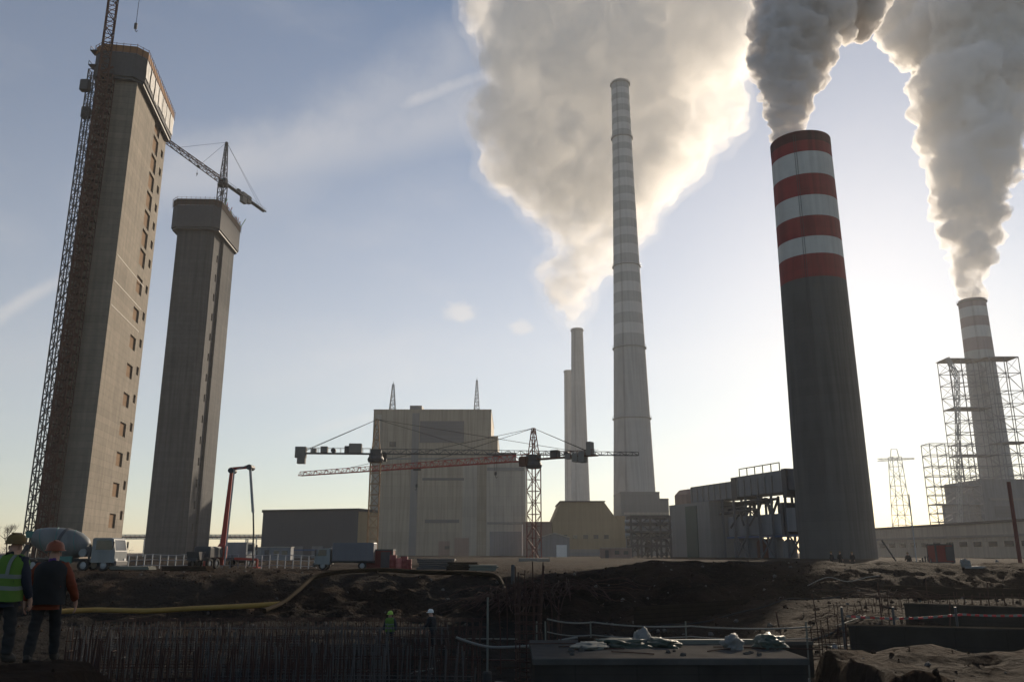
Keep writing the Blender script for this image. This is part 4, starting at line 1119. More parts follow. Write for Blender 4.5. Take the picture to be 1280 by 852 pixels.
b.extrude([a0 + Vector((-.30, -.2, 0)), a0 + Vector((.30, -.2, 0)), a1 + Vector((.17, -.2, 0)), a1 + Vector((-.17, -.2, 0))], (0, .5, 0)); b.build('boom', M_RED, pt)
b = MB(); b.bar(a1 + Vector((-.3, .4, .25)), L3(313, 584) + Vector((0, .4, .1)), .24, .28); b.build('boom', M_RED, pt)
b = MB(); b.bar(L3(312.5, 583) + Vector((0, .0, 0)), L3(316, 640), .20, .24); b.build('boom', M_GALV, pt)
MB().tube([a0 + Vector((.5, -.4, 0)), a1 + Vector((.38, -.4, 0)), L3(312, 581.5) + Vector((0, -.4, 0)), L3(314.5, 586) + Vector((0, -.3, 0)), L3(317, 640)], .09, 8).build('pipe', M_GALV, pt)
MB().tube([L3(316.5, 640), L3(317, 665), L3(316, 690), L3(316.5, 703)], .09, 8).build('end_hose', M_DARK, pt)
b = MB(); b.lathe([(.5, 1.0), (.55, 2.2), (.3, 2.6)], 16, (a0.x, 0, 0), cap=(True, True)); b.build('turret', M_RED, pt)
for q in (a1, L3(313, 584)): b = MB(); b.tube([q + Vector((0, -.5, 0)), q + Vector((0, .8, 0))], .3, 12); b.build('joint', M_DARK, pt)

# small lorry and containers on the bank
p = onground(433, 86)
lr = thing('lorry', 'small white box lorry parked on the bank before the boiler house', 'lorry', tuple(p), math.pi)
MB().box((0, 0, .8), (5.6, .9, .25)).build('chassis', M_DARK, lr)
truck_cab(lr, 1.5, 1.5, 2.0, .55, 1.55, M_CABW)
MB().rbox((-.75, 0, 1.75), (4.1, 2.1, 1.75), .06).build('cargo_box', mat('lorry_box', (.13, .13, .145), .5, .1, .6, lines=(0, .5, .15, .06)), lr)
for x in (2.2, -1.7):
    for s in (-1, 1): wheel(lr, x, s * .85, .42, .26)
def container(name, label, px, Y, L, h, wd, m, rz=0.0, cat='container', dz=0.0, legs=0.0):
    p = onground(px, Y); t = thing(name, label, cat, (p.x, p.y, p.z + dz), rz)
    MB().box((0, 0, h / 2 + .12 + legs), (L, wd, h)).build('shell', m, t)
    b = MB()
    for sx in (-1, 1):
        for sy in (-1, 1): b.box((sx * (L / 2 - .05), sy * (wd / 2 - .05), h / 2 + .12 + legs), (.16, .16, h + .08))
    for sy in (-1, 1):
        for z in (.12 + legs, h + .12 + legs): b.box((0, sy * (wd / 2 - .05), z), (L - .18, .158, .14)); b.box((sy * (L / 2 - .05), 0, z), (.158, wd - .18, .14))
    b.build('corner_frame', M_DARK, t)
    if legs:
        b = MB()
        for sx in (-.8, .8):
            for sy in (-.8, .8): b.bar((sx * L / 2, sy * wd / 2, -.1), (sx * L / 2, sy * wd / 2, legs + .1), .15)
        b.build('leg_frame', M_DARK, t)
    b = MB(); b.box((L * .25, -wd / 2 - .03, h * .5 + .12 + legs), (.9, .06, h * .8)); b.build('door', M_DARK, t)
    return t
container('container', 'low maroon container beside the white lorry on the bank', 474, 87, 2.9, 1.9, 2.0, M_MAR)
container('container', 'bright red box container near the long pale building', 1178, 100, 2.1, 2.0, 2.0, M_OCR, legs=.5)
def site_cabin(label, px, Y, L, m):
    p = onground(px, Y); t = thing('site_cabin', label, 'cabin', tuple(p))
    MB().rbox((0, 0, 1.45), (L, 2.4, 2.5), .05).build('shell', m, t); MB().box((0, 0, 2.78), (L + .2, 2.6, .12)).build('roof', M_CLADW, t)
    MB().box((-L * .3, -1.23, 1.2), (.9, .08, 2.0)).build('door', M_DARK, t)
    for k in range(2): MB().box((L * (.02 + .28 * k), -1.23, 1.6), (1.1, .08, .9)).build('window', M_GLASS, t)
    return t
site_cabin('pale site cabin between the towers, far behind the pump', 308, 190, 7, M_CABW)
site_cabin('blue grey site cabin at the near corner of the dark hall', 346, 175, 6, M_BLUEG)
site_cabin('pinkish site cabin right of the small shed', 770, 220, 8, M_PINKB)

def barrel(label, px, Y, m, h=1.2, r=.35):
    p = onground(px, Y); b = MB(); b.lathe([(r * .96, 0), (r, .04), (r, h * .33), (r * 1.05, h * .35), (r, h * .37), (r, h * .66), (r * 1.05, h * .68), (r, h * .70), (r, h - .04), (r * .96, h)], 18, cap=(True, True))
    o = single(b, 'barrel', m, label, 'barrel', 'red drums by the maroon container', smooth=True); o.location = p; return o
for k, (px, h) in enumerate(((491, 1.5), (499, 1.2), (505, 1.35), (510, 1.1))):
    barrel(['red drum standing closest to the maroon container', 'pinkish drum, second from the maroon container', 'red drum, third from the maroon container', 'short red drum farthest from the maroon container'][k], px, 84, [M_BARREL, M_PINK, M_BARREL, M_BARREL][k], h)

def stack_of(name, label, px, Y, L, n, th, wd, m, cat):
    p = onground(px, Y); t = thing(name, label, cat, tuple(p), rng.uniform(-.15, .15))
    b = MB()
    for k in range(n): b.box((rng.uniform(-.1, .1), rng.uniform(-.05, .05), .15 + th * (k + .5)), (L * rng.uniform(.9, 1.0), wd, th * .85), rng.uniform(-.03, .03))
    b.build('panel_pile', m, t)
    b = MB()
    for s in (-.3, .3): b.box((L * s, 0, .075), (.15, wd, .15))
    b.build('bearer', M_TIMB, t)
    return t
stack_of('formwork_stack', 'dark pile of formwork panels on the bank left of the red drums end', 545, 82, 3.6, 5, .2, 1.6, M_DARK, 'formwork pile')
stack_of('formwork_stack', 'low dark pile of formwork nearer the red crane', 578, 80, 3.0, 4, .18, 1.6, M_TIMB, 'formwork pile')
stack_of('formwork_stack', 'pale pile of boards beside the red crane mast', 604, 79, 2.6, 4, .14, 1.4, M_STAKE, 'board pile')
stack_of('formwork_stack', 'dark pile of boards before the shorter tower', 235, 76, 4.2, 3, .14, 1.4, M_TIMB, 'board pile')
stack_of('formwork_stack', 'long pale pile of planks at the mixer truck rear wheels', 165, 77, 3.8, 3, .1, 1.2, M_STAKE, 'plank pile')
# short post on the heap
def post(name, label, cat, base, h, r, m, group=None, foot=0.0, lean=(0, 0)):
    t = thing(name, label, cat, tuple(base), 0, group)
    MB().tube([(0, 0, -.25), (lean[0], lean[1], h)], r, 8).build('shaft', m, t)
    if foot: MB().lathe([(foot, -.3), (foot, .55), (foot * .8, .6)], 14, cap=(True, True)).build('foot', M_SLAB, t)
    return t
post('post', 'short dark post standing on the soil heap by the red crane', 'post', onground(641, 62), 1.35, .13, M_DARK)
post('post', 'tall thin pale post in front of the brown hose end', 'post', hitY(609, 846, 30), gz(746, hitY(609, 846, 30).y) - hitY(609, 846, 30).z, .035, M_STAKE, foot=.16)
post('site_pole', 'dark red pole at the edge of the picture before the steel frames', 'pole', onground(1276.5, 90), gz(602, 90) - tz(gx(1276, 90), 90), .2, M_MAR)
post('site_pole', 'thin grey pole in front of the long pale building', 'pole', onground(1146, 130), gz(617, 130), .09, M_GALV)
post('site_pole', 'leaning grey pole beside the stout chimney foot', 'pole', onground(1128, 92), 3.0, .08, M_DARK, lean=(-1.9, 0))
post('site_pole', 'slim grey lamp pole before the dark hall', 'pole', onground(318.5, 150), gz(668, 150), .09, M_GALV)

# ------------------------------------------------------------------ pipes and hoses
def hose(name, label, pts, r, m, cat, lift=None, n=10, sub=6):
    P = [Vector(q) for q in pts]; out = []
    for i in range(len(P) - 1):
        a, b_, c, d = P[max(i - 1, 0)], P[i], P[i + 1], P[min(i + 2, len(P) - 1)]
        for k in range(sub):
            f = k / sub; out.append(.5 * ((2 * b_) + (c - a) * f + (2 * a - 5 * b_ + 4 * c - d) * f * f + (3 * b_ - a - 3 * c + d) * f ** 3))
    out.append(P[-1]); 
    return single(MB().tube(out, r, n), name, m, label, cat, smooth=True, world_base=out[0])
yp = [hitY(px, py) for px, py in ((70, 777), (120, 774.5), (180, 771), (240, 767), (300, 762), (352, 759))]
for q in yp: q.z = max(q.z, -2.2) + .16
hose('pipe', 'straight yellow pipe lying along the foot of the bank', yp, .17, M_YPIPE, 'pipe', sub=2)
bh_ = [hitY(px, py, 67) + Vector((0, 0, .2)) for px, py in ((330, 769), (352, 760), (372, 745), (390, 731), (410, 722), (440, 717), (480, 716), (530, 719), (575, 720), (602, 721), (622, 731), (633, 748), (639, 768))]
hose('hose', 'thick brown hose looping up over the bank and down again', bh_, .16, M_HOSE, 'hose')
wp = [at(px, py, 25) for px, py in ((570, 796), (590, 803), (612, 808), (640, 808), (668, 806), (700, 800), (722, 796))]
hose('hose', 'thin white hose hanging across the pit beside the rusty column cage', wp, .036, M_ROPE, 'hose')
o = single(MB().rbox((0, 0, 0), (1.0, .4, .08), .03), 'board', M_BAGW, 'small white board lying under the white hose', 'board'); o.location = hitY(637, 826, 30) + Vector((0, 0, .1)); o.rotation_euler = (.2, .1, .1)
wp2 = [hitY(px, py, 50) + Vector((0, 0, .25)) for px, py in ((250, 770), (268, 777), (300, 779), (335, 776))]
hose('hose', 'short white hose lying below the yellow pipe', wp2, .05, M_ROPE, 'hose')
wp3 = [onground(px, 61, .35) for px in (1010, 1035, 1060, 1085, 1100)]
hose('hose', 'white pipe on the ground behind the shored trench', wp3, .03, M_ROPE, 'pipe')

# ------------------------------------------------------------------ reinforcement
def rebar_cage(label, pxl, pxr, Y0, py_top, gap, m, seed):
    r2 = random.Random(seed)
    xl, xr = gx(pxl, Y0, -2), gx(pxr, Y0, -2); b = MB(); xm = (xl + xr) / 2
    base = Vector((xm, Y0, tz(xm, Y0)))
    h = gz(py_top, Y0) - base.z
    n = int((xr - xl) / gap)
    for row in (0, .7):
        for i in range(n + 1):
            x = xl + (xr - xl) * i / n - xm + r2.uniform(-.04, .04); zz = tz(x + xm, Y0 + row) - base.z - .2
            hh = h * (r2.uniform(.86, 1.04) if r2.random() < .7 else r2.uniform(.55, 1.12)); lx, ly = r2.gauss(0, .07), r2.gauss(0, .06)
            b.tube([(x, row, zz), (x + lx * .4, row + ly * .4, hh * .6), (x + lx, row + ly, hh)], .017 if r2.random() < .8 else .024, 5)
        for z in (.35, .8, 1.2):
            if z < h: b.tube([(xl - xm, row, z), (0, row + .02, z + .03), (xr - xm, row, z)], .013, 4)
    for i in range(0, n, 6):
        x = xl + (xr - xl) * i / n - xm; b.bar((x, 0, .8), (x, .7, .8), .02)
    o = single(b, 'rebar_cage', m, label, 'reinforcement', 'rows of starter bars in the pit'); o.location = base
for k, (a, c, Y0, py, gap) in enumerate(((60, 420, 21, 800, .22), (250, 590, 23.5, 806, .24), (70, 400, 25.5, 793, .24), (330, 600, 28, 800, .26), (90, 480, 30.5, 787, .26), (80, 380, 34, 783, .28), (340, 590, 35.5, 788, .28), (90, 560, 39, 779, .30), (120, 600, 44, 776, .34), (160, 610, 49, 772, .4))):
    rebar_cage(['nearest tied row of starter bars, at the workers by the picture edge', 'row of starter bars at the pit centre reaching to the thin pale post', 'second row of starter bars behind the two workers', 'row of starter bars before the thin white hose', 'long row of starter bars across the left part of the pit', 'row of starter bars below the short white hose', 'row of starter bars just in front of the green vested pit worker', 'long row of starter bars in front of both pit workers', 'long row of starter bars level with the pit workers', 'farthest row of starter bars, at the foot of the bank'][k], a, c, Y0, py, gap, [M_REB, M_REBG][k % 3 == 1], 100 + k)

for k, (a, c, Y0, py, gap) in enumerate(((1015, 1062, 29, 772, .3), (1085, 1290, 47, 741, .42), (1045, 1130, 41, 752, .4))):
    rebar_cage(['short row of bars between the slab and the near footing wall', 'row of bars standing behind the second footing wall', 'row of bars at the end of the second footing wall'][k], a, c, Y0, py, gap, M_REB, 300 + k)
for k, (px, Y, py) in enumerate(((626, 33, 742), (634, 41, 722), (647, 36, 727), (655, 45, 712), (672, 38, 731), (690, 43, 724), (701, 34, 748), (1107, 33, 728), (1112, 38, 735), (1193, 31, 752), (980, 30, 764), (1020, 40, 742), (1162, 45, 722), (1238, 42, 728))):
    p_ = onground(px, Y); hh_ = gz(py, Y) - p_.z
    o = single(MB().tube([(0, 0, -.3), (.02 * (k % 3 - 1), .03, hh_ * .5), (.06 * (k % 5 - 2), .05, hh_)], .026, 6), 'upright_bar', M_REB, 'thin rusty bar standing upright in the pit', 'steel bar', 'upright bars in the pit'); o.location = p_

def column_cage(label, base, h, r, n, seed, m):
    b = MB(); r2 = random.Random(seed)
    for i in range(n):
        a = 2 * math.pi * i / n; x, y = r * math.cos(a), r * math.sin(a)
        b.tube([(x, y, -.3), (x * 1.02, y, h * .7), (x * (1 + r2.uniform(-.1, .5)), y + r2.uniform(-.1, .1), h * r2.uniform(.9, 1.06))], .016, 5)
    z = .1
    while z < h * .8: b.lathe([(r + .02, z), (r + .035, z + .015), (r + .02, z + .03), (r + .005, z + .015), (r + .02, z)], 16); z += .22
    o = single(b, 'column_cage', m, label, 'reinforcement'); o.location = base
p = hitY(661, 850, 22); column_cage('rusty round column cage standing beside the concrete slab', p, gz(712, p.y) - p.z, .32, 11, 5, M_REB)
p = hitY(682, 850, 24); p = onground(690, 24); column_cage('second rusty cage of bars, leaning behind the slab corner', p, gz(768, 24) - p.z, .25, 7, 9, M_REB)

def rod_bundle(label, px, py, n, L, spread, seed, rr=.026, lift=1.0):
    r2 = random.Random(seed); c = hitY(px, py, 58); b = MB()
    for k in range(n):
        a = r2.gauss(-math.pi / 2, spread); ll = L * r2.uniform(.6, 1.1); up = r2.uniform(.3, 1.5) * lift; x0, y0 = r2.gauss(0, .5), r2.gauss(0, .3)
        pts = []
        for i in range(7):
            f = i / 6; x = x0 + math.cos(a) * ll * f; y = y0 + math.sin(a) * ll * f * .8
            z = up * math.sin(min(f * 2.4, 1.9)) * .8 + (tz(c.x + x, c.y + y) - c.z) * f + .05
            pts.append((x, y, z))
        b.tube(pts, r2.uniform(.7, 1.2) * rr, 5)
    o = single(b, 'rod_bundle', M_REB, label, 'rusty rods', 'bundles of rusty rods on the soil heap'); o.location = c
rod_bundle('bundle of bent rusty rods spilling down the heap near the red crane mast', 665, 716, 46, 5.5, .7, 3)
rod_bundle('bundle of bent rusty rods spread over the heap left of the red crane', 628, 722, 34, 4.5, .6, 8)
rod_bundle('loose rusty rods strewn over the right side of the heap', 712, 722, 30, 5.5, .7, 12)
rod_bundle('short rusty rods fanned out where the brown hose comes down', 622, 752, 18, 3.0, .5, 15)

# ------------------------------------------------------------------ foreground slab and the things lying on it
Yf = 18.0; z1 = gz(822, Yf); x0, x1 = gx(668, Yf, z1), gx(1008, Yf, z1); Yb = 21.6
sl = thing('concrete_slab', 'dark concrete slab block in front with sacks lying on top', 'concrete slab', ((x0 + x1) / 2, (Yf + Yb) / 2, -2.2))
MB().box(((x0 + x1) / 2, (Yf + Yb) / 2, (z1 - 3.2) / 2 - .06), (x1 - x0, Yb - Yf, z1 + 3.2 - .12)).build('base', M_DSLAB, sl, world=True)  # sides in a darker concrete than the top
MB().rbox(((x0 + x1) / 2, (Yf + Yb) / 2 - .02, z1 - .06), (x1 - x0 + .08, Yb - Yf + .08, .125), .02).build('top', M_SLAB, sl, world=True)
def crumple(name, label, cat, c, d, m, seed, group=None, rough=.35):
    bm = bmesh.new(); bmesh.ops.create_icosphere(bm, subdivisions=4, radius=1.0)
    for v in bm.verts:
        q = v.co * 1.7 + Vector((seed * 3.1, 0, 0)); k = 1 + rough * mnoise.noise(q) + rough * .5 * mnoise.noise(q * 2.6) + rough * .3 * mnoise.noise(q * 6)
        v.co = Vector((v.co.x * k * d[0], v.co.y * k * d[1], max(v.co.z * k, -.35) * d[2]))
    me = bpy.data.meshes.new(name); bm.to_mesh(me); bm.free(); me.polygons.foreach_set('use_smooth', [True] * len(me.polygons)); me.materials.append(m)
    o = bpy.data.objects.new(name, me); COL.objects.link(o); o.location = Vector(c) + Vector((0, 0, d[2] * .33)); o.rotation_euler = (0, 0, seed * .7)
    return tag(o, label, cat, group)
S3 = lambda px, Y: Vector((gx(px, Y, z1), Y, z1 + .002))
crumple('sack', 'crumpled white sack at the far right part of the slab', 'sack', S3(917, 19.6), (.25, .20, .20), M_BAGW, 1, rough=.6)
crumple('tarpaulin', 'green folded tarpaulin at the right end of the slab', 'tarpaulin', S3(962, 20.0), (.55, .35, .20), M_BAGG, 2, rough=.45)
crumple('tarpaulin', 'flat grey green sheet along the middle of the slab', 'tarpaulin', S3(822, 20.3), (.6, .3, .13), M_BAGG, 3, rough=.6)
crumple('tarpaulin', 'long flat green sheet at the left part of the slab', 'tarpaulin', S3(772, 20.2), (.7, .35, .12), M_BAGG, 4, rough=.6)
crumple('sack', 'small white sack between two green sheets on the slab', 'sack', S3(803, 20.6), (.22, .2, .26), M_BAGW, 5)
crumple('sack', 'flat pale sack at the left corner of the slab', 'sack', S3(738, 19.8), (.5, .4, .10), M_STAKE, 6)
b = MB(); b.box((0, 0, .05), (3.0, .14, .1)); o = single(b, 'plank', M_STAKE, 'pale plank lying along the slab beside the white sack', 'plank'); o.location = S3(862, 20.7); o.rotation_euler = (0, 0, .03)
b = MB(); b.box((0, 0, .04), (2.2, .2, .08)); o = single(b, 'plank', M_TIMB, 'dark plank lying on the slab behind the green sheets', 'plank'); o.location = S3(780, 21.2); o.rotation_euler = (0, 0, -.05)
for k in range(9):
    q = S3(rng.uniform(690, 980), rng.uniform(18.6, 21.3)); L_ = rng.uniform(.8, 2.0); a_ = rng.gauss(0, .35)
    o = single(MB().tube([(-L_ / 2 * math.cos(a_), -L_ / 2 * math.sin(a_), .02), (0, .03, .02 + .02 * rng.random()), (L_ / 2 * math.cos(a_), L_ / 2 * math.sin(a_), .02)], .012, 5), 'loose_bar', M_REB, 'short rusty bar lying loose on the slab', 'steel bar', 'loose bars on the slab'); o.location = q
r2 = random.Random(77)
for k in range(10):
    px = r2.uniform(690, 995); q = S3(px, r2.uniform(18.3, 19.3))
    o = crumple('stone', 'small lump of rubble lying along the front edge of the slab', 'stone', q, (r2.uniform(.03, .08), r2.uniform(.03, .08), r2.uniform(.03, .06)), M_SLAB, 20 + k, 'rubble on the slab edge')

# low retaining wall, dark footings and shored trench to the right
def footing(name, label, pa, Ya, pb, Yb, zt, h, th, m, cat='concrete wall', cap=None):
    A_, B_ = Vector((gx(pa, Ya, zt), Ya, zt)), Vector((gx(pb, Yb, zt), Yb, zt)); u_ = (B_ - A_).normalized(); n_ = Vector((-u_.y, u_.x, 0))
    c = (A_ + B_) / 2; t = thing(name, label, cat, (c.x, c.y, zt - h), math.atan2(u_.y, u_.x))
    L_ = (B_ - A_).length
    MB().box((0, th / 2, h / 2 - .05), (L_, th, h - .1)).build('wall_face', m, t)
    b = MB(); b.rbox((0, th / 2, h - .05), (L_ + .06, th + .08, .105), .02); b.build('coping', cap or M_SLAB, t)
    return t
footing('footing_wall', 'dark grey concrete footing wall running out at the right picture edge', 1062, 24.5, 1330, 23.0, gz(783, 24), 2.0, .5, M_DSLAB, cap=M_DSLAB)
footing('footing_wall', 'second dark footing wall behind the striped barrier tape', 1130, 38, 1340, 34, gz(757, 36), 1.6, .5, M_DSLAB, cap=M_DSLAB)
footing('trench_wall', 'timber shored trench wall coloured dark as a shadowed face right of the soil heap', 796, 46, 1046, 58, gz(746, 55), 2.2, .25, M_TIMB, 'trench wall', M_TIMB)  # dark planks put the shadow of the trench face into the colour
footing('trench_wall', 'long dark timber wall below the red container', 1105, 60, 1330, 52, gz(733, 57), 2.4, .25, M_TIMB, 'trench wall', M_TIMB)
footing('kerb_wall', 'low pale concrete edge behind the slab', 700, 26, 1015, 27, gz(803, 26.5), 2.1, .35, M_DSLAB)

# stakes with ropes and barrier tape
def stakes(label_f, pts, h, r, m, group):
    out = []
    for k, (px, Y) in enumerate(pts):
        b_ = onground(px, Y); o = single(MB().tube([(0, 0, -.3), (rng.uniform(-.05, .05), rng.uniform(-.04, .04), h(b_))], r, 6), 'stake', m, label_f(k), 'stake', group); o.location = b_; out.append(b_)
    return out
zr = lambda py, Y: gz(py, Y)
st = stakes(lambda k: ['thin pale stake at the left corner of the slab', 'thin pale stake behind the white hose end', 'dark red stake carrying the white ropes behind the slab', 'short pale stake in the middle behind the slab', 'dark stake holding the ropes at the right end of the slab'][k],
            ((671, 22), (684, 23.5), (741, 24), (863, 24.5), (1013, 25)), lambda b_: zr(776, b_.y) - b_.z, .022, M_STAKE, 'stakes round the slab')
def rope(name, label, pts, r, m, cat, sag=.06):
    out = []
    for a, b_ in zip(pts, pts[1:]):
        for k in range(10): f = k / 10; out.append(a.lerp(b_, f) - Vector((0, 0, sag * 4 * f * (1 - f))))
    out.append(pts[-1]); return single(MB().tube(out, r, 6), name, m, label, cat, world_base=out[0])
rope('rope', 'upper white rope strung on stakes behind the slab', [at(684, 773, 23.5), at(741, 777, 24), at(863, 782, 24.5), at(1013, 783, 25)], .022, M_ROPE, 'rope')
rope('rope', 'lower white rope strung on stakes behind the slab', [at(684, 789, 23.5), at(741, 793, 24), at(863, 795, 24.5), at(1013, 797, 25)], .016, M_ROPE, 'rope')
st2 = stakes(lambda k: ['dark stake at the left end of the striped tape', 'dark stake in the middle of the striped tape', 'dark stake near the picture edge carrying striped tape'][k],
             ((1058, 30), (1122, 29.5), (1203, 29)), lambda b_: zr(758, b_.y) - b_.z, .04, M_DARK, 'stakes carrying the striped tape')
bt = thing('barrier_tape', 'red and white striped barrier tape stretched across the site', 'barrier tape', tuple(at(1058, 769, 30)))
A_, B_, C_ = at(1058, 769.5, 30), at(1203, 767.5, 29), at(1320, 766, 28.4); mbw = MB(); n_ = 46
pts = [A_.lerp(B_, i / 24) - Vector((0, 0, .10 * math.sin(math.pi * i / 24))) for i in range(24)] + [B_.lerp(C_, i / 22) - Vector((0, 0, .06 * math.sin(math.pi * i / 22))) for i in range(23)]
for i in range(len(pts) - 1):
    w_ = Vector((0, .012 * math.sin(i * .9), .033)); mbw.add([pts[i] - w_, pts[i + 1] - w_, pts[i + 1] + w_, pts[i] + w_, pts[i] - w_ + Vector((0, .004, 0)), pts[i + 1] - w_ + Vector((0, .004, 0)), pts[i + 1] + w_ + Vector((0, .004, 0)), pts[i] + w_ + Vector((0, .004, 0))], [(0, 1, 2, 3), (7, 6, 5, 4), (3, 2, 6, 7), (0, 4, 5, 1)], i % 2)
mbw.build('tape', [M_BAGW, mat('tape_red', (.45, .04, .04), .5, .1)], bt, world=True)

# scraps on the right
crumple('sack', 'white sack slumped on the dirt below the red container', 'sack', onground(1207, 66), (.32, .3, .5), M_BAGW, 8, rough=.5)
crumple('sack', 'flat white sheet trailing from the slumped sack', 'plastic sheet', onground(1219, 65.5), (.7, .3, .14), M_BAGW, 9)
crumple('sack', 'small pale sack among the rods near the tape', 'sack', onground(1044, 33, -.06), (.13, .10, .24), M_BAGW, 10)
crumple('sack', 'small upright white bag at the right end of the ropes', 'sack', onground(1012, 23, -.05), (.09, .08, .30), M_BAGW, 11)
crumple('sack', 'white plastic bundle on the ground near the long pale building', 'plastic sheet', onground(1247, 100), (.35, .3, .55), M_BAGW, 12, rough=.6)
crumple('sack', 'pale bundle at the right picture edge below the dark red pole', 'plastic sheet', onground(1267, 80), (.3, .3, .3), M_BAGW, 13, rough=.6)
rod_bundle('tangle of rusty bars on the dirt right of the shored trench', 1115, 722, 40, 4.0, 1.6, 31, .018, .4)
rod_bundle('tangle of bars beside the small pale sack', 1060, 775, 22, 1.5, 1.5, 33, .010, .35)
fp = thing('fence', 'row of short dark fence pickets left of the red container', 'fence', tuple(onground(1150, 95)))
for k in range(10):
    q = onground(1137 + k * 3.0, 95) - fp.location; MB().bar(q - Vector((0, 0, .2)), q + Vector((rng.uniform(-.1, .1), 0, rng.uniform(.8, 1.5))), .12).build('picket', M_DARK, fp)
MB().bar(onground(1136, 95, .75) - fp.location, onground(1166, 95, .75) - fp.location, .07).build('rail', M_DARK, fp)
fg = thing('fence', 'low wire mesh fence along the bank behind the pump truck', 'fence', tuple(onground(250, 96)))
b = MB(); x0_, x1_ = gx(150, 96), gx(405, 96); n_ = 26
for k in range(n_ + 1):
    x = x0_ + (x1_ - x0_) * k / n_; b.bar((x, 96, tz(x, 96) - .2), (x, 96, tz(x, 96) + 1.5), .09)
for z in (.3, .9, 1.45): b.tube([(x0_ + (x1_ - x0_) * k / n_, 96, tz(x0_ + (x1_ - x0_) * k / n_, 96) + z) for k in range(n_ + 1)], .035, 5)
b.build('post_and_wire', M_GALV, fg, world=True)

# ------------------------------------------------------------------ bare winter trees at the far left and along the horizon
M_BARK = mat('bare_bark', (0.09, 0.07, 0.06), .9, .2)
def bare_tree(label, loc, H, seed, group=None):
    r2 = random.Random(seed); t = thing('bare_tree', label, 'tree', loc, 0, group); tk, cr = MB(), MB()
    def grow(p, d, L, r, lv):
        q = p + d * L; (tk if lv == 0 else cr).tube([p, p.lerp(q, .5) + Vector((r2.gauss(0, .03), r2.gauss(0, .03), 0)) * L, q], [r, r * .85, r * .65], 5 if lv < 2 else 3)
        if lv >= 5: return
        for k in range(3 if lv < 4 else 2):
            a = Vector((r2.gauss(0, 1), r2.gauss(0, 1), r2.gauss(.3, .6))).normalized(); grow(q - d * L * r2.uniform(0, .35) * (lv > 0), (d * .75 + a * .6 + Vector((0, 0, .15))).normalized(), L * r2.uniform(.6, .82), r * .6, lv + 1)
    grow(Vector((0, 0, -.2)), Vector((0, 0, 1)), H * .28, H * .018, 0)
    tk.build('trunk', M_BARK, t); cr.build('crown', M_BARK, t)
bare_tree('bare winter tree at the left picture edge behind the workers', (gx(6, 210), 210, 0), 12, 1)
bare_tree('smaller bare winter tree just right of the edge tree', (gx(22, 240), 240, 0), 9, 2)
hz = []
for k in range(34):
    Yk = rng.uniform(700, 1500); px = rng.choice([rng.uniform(-20, 40), rng.uniform(150, 330), rng.uniform(1090, 1240), rng.uniform(640, 780)])
    hz.append((px, Yk))
mbt = MB(); 
for px, Yk in hz:
    c = Vector((gx(px, Yk), Yk, 0))
    for j in range(60):
        v = Vector((rng.gauss(0, 6), rng.gauss(0, 3), abs(rng.gauss(4, 3)))); s = rng.uniform(.8, 2.2)
        a, d_ = Vector((rng.gauss(0, 1), rng.gauss(0, 1), rng.gauss(0, 1))).normalized() * s, Vector((rng.gauss(0, 1), rng.gauss(0, 1), rng.gauss(0, 1))).normalized() * s
        mbt.face([c + v, c + v + a, c + v + d_])
o = mbt.build('far_wood', mat('far_wood_twigs', (.07, .065, .06), .95, .2)); o['kind'] = 'stuff'; tag(o, 'thin far line of bare woodland along the horizon', 'woodland')

# ------------------------------------------------------------------ litter of a building site
def rubble():
    r2 = random.Random(91); b = MB()
    bm = bmesh.new(); bmesh.ops.create_icosphere(bm, subdivisions=1, radius=1.0); base = [v.co.copy() for v in bm.verts]; fs = [tuple(v.index for v in f.verts) for f in bm.faces]; bm.free()
    spots = []
    for k in range(5200):
        u = r2.random()
        if u < .45: x, y = r2.uniform(-34, 26), r2.uniform(50, 76)
        elif u < .8: x, y = r2.uniform(4, 34), r2.uniform(13, 64)
        else: x, y = r2.uniform(-14, 12), r2.uniform(11, 45)
        if not (.3 < x < 6.6 and 17.5 < y < 22): spots.append((x, y))
    gz_ = terrain_z(np.array([p[0] for p in spots]), np.array([p[1] for p in spots]))
    for (x, y), z in zip(spots, gz_):
        z = float(z)
        s = .02 + .15 * r2.random() ** 6 * (1 if y > 30 else .45)
        M_ = Matrix.Translation((x, y, z + s * .2)) @ Matrix.Rotation(r2.uniform(0, 6), 4, 'Z') @ Matrix.Rotation(r2.uniform(0, 6), 4, 'X')
        b.add([M_ @ (v * s * r2.uniform(.65, 1.25)) for v in base], fs, 0 if r2.random() < .85 else 1)
    o = b.build('rubble', [mat('clod_soil', (.045, .032, .024), 1.0, .4, 3, spec=0.0), mat('stone_grey', (.12, .11, .10), .95, .3, 3, spec=.05)]); o['kind'] = 'stuff'; tag(o, 'clods and stones strewn over the churned soil', 'rubble')
rubble()
r2 = random.Random(17)
for k in range(46):
    x, y = (r2.uniform(7, 32), r2.uniform(24, 62)) if k < 34 else (r2.uniform(-6, 5), r2.uniform(23, 50)); L = r2.uniform(.8, 3.2)
    z = tz(x, y); a = r2.gauss(0, .5)
    dz = tz(x + math.cos(a) * L, y + math.sin(a) * L) - z
    b = MB().bar((0, 0, .05), (math.cos(a) * L, math.sin(a) * L, dz + .07 + .12 * r2.random()), r2.uniform(.05, .14), .04)
    o = single(b, 'timber_scrap', [M_TIMB, M_TIMB, M_STAKE, M_REB][k % 4], 'loose length of timber or bar left lying on the dirt of the pit', 'timber scrap', 'loose timber on the dirt'); o.location = (x, y, z)
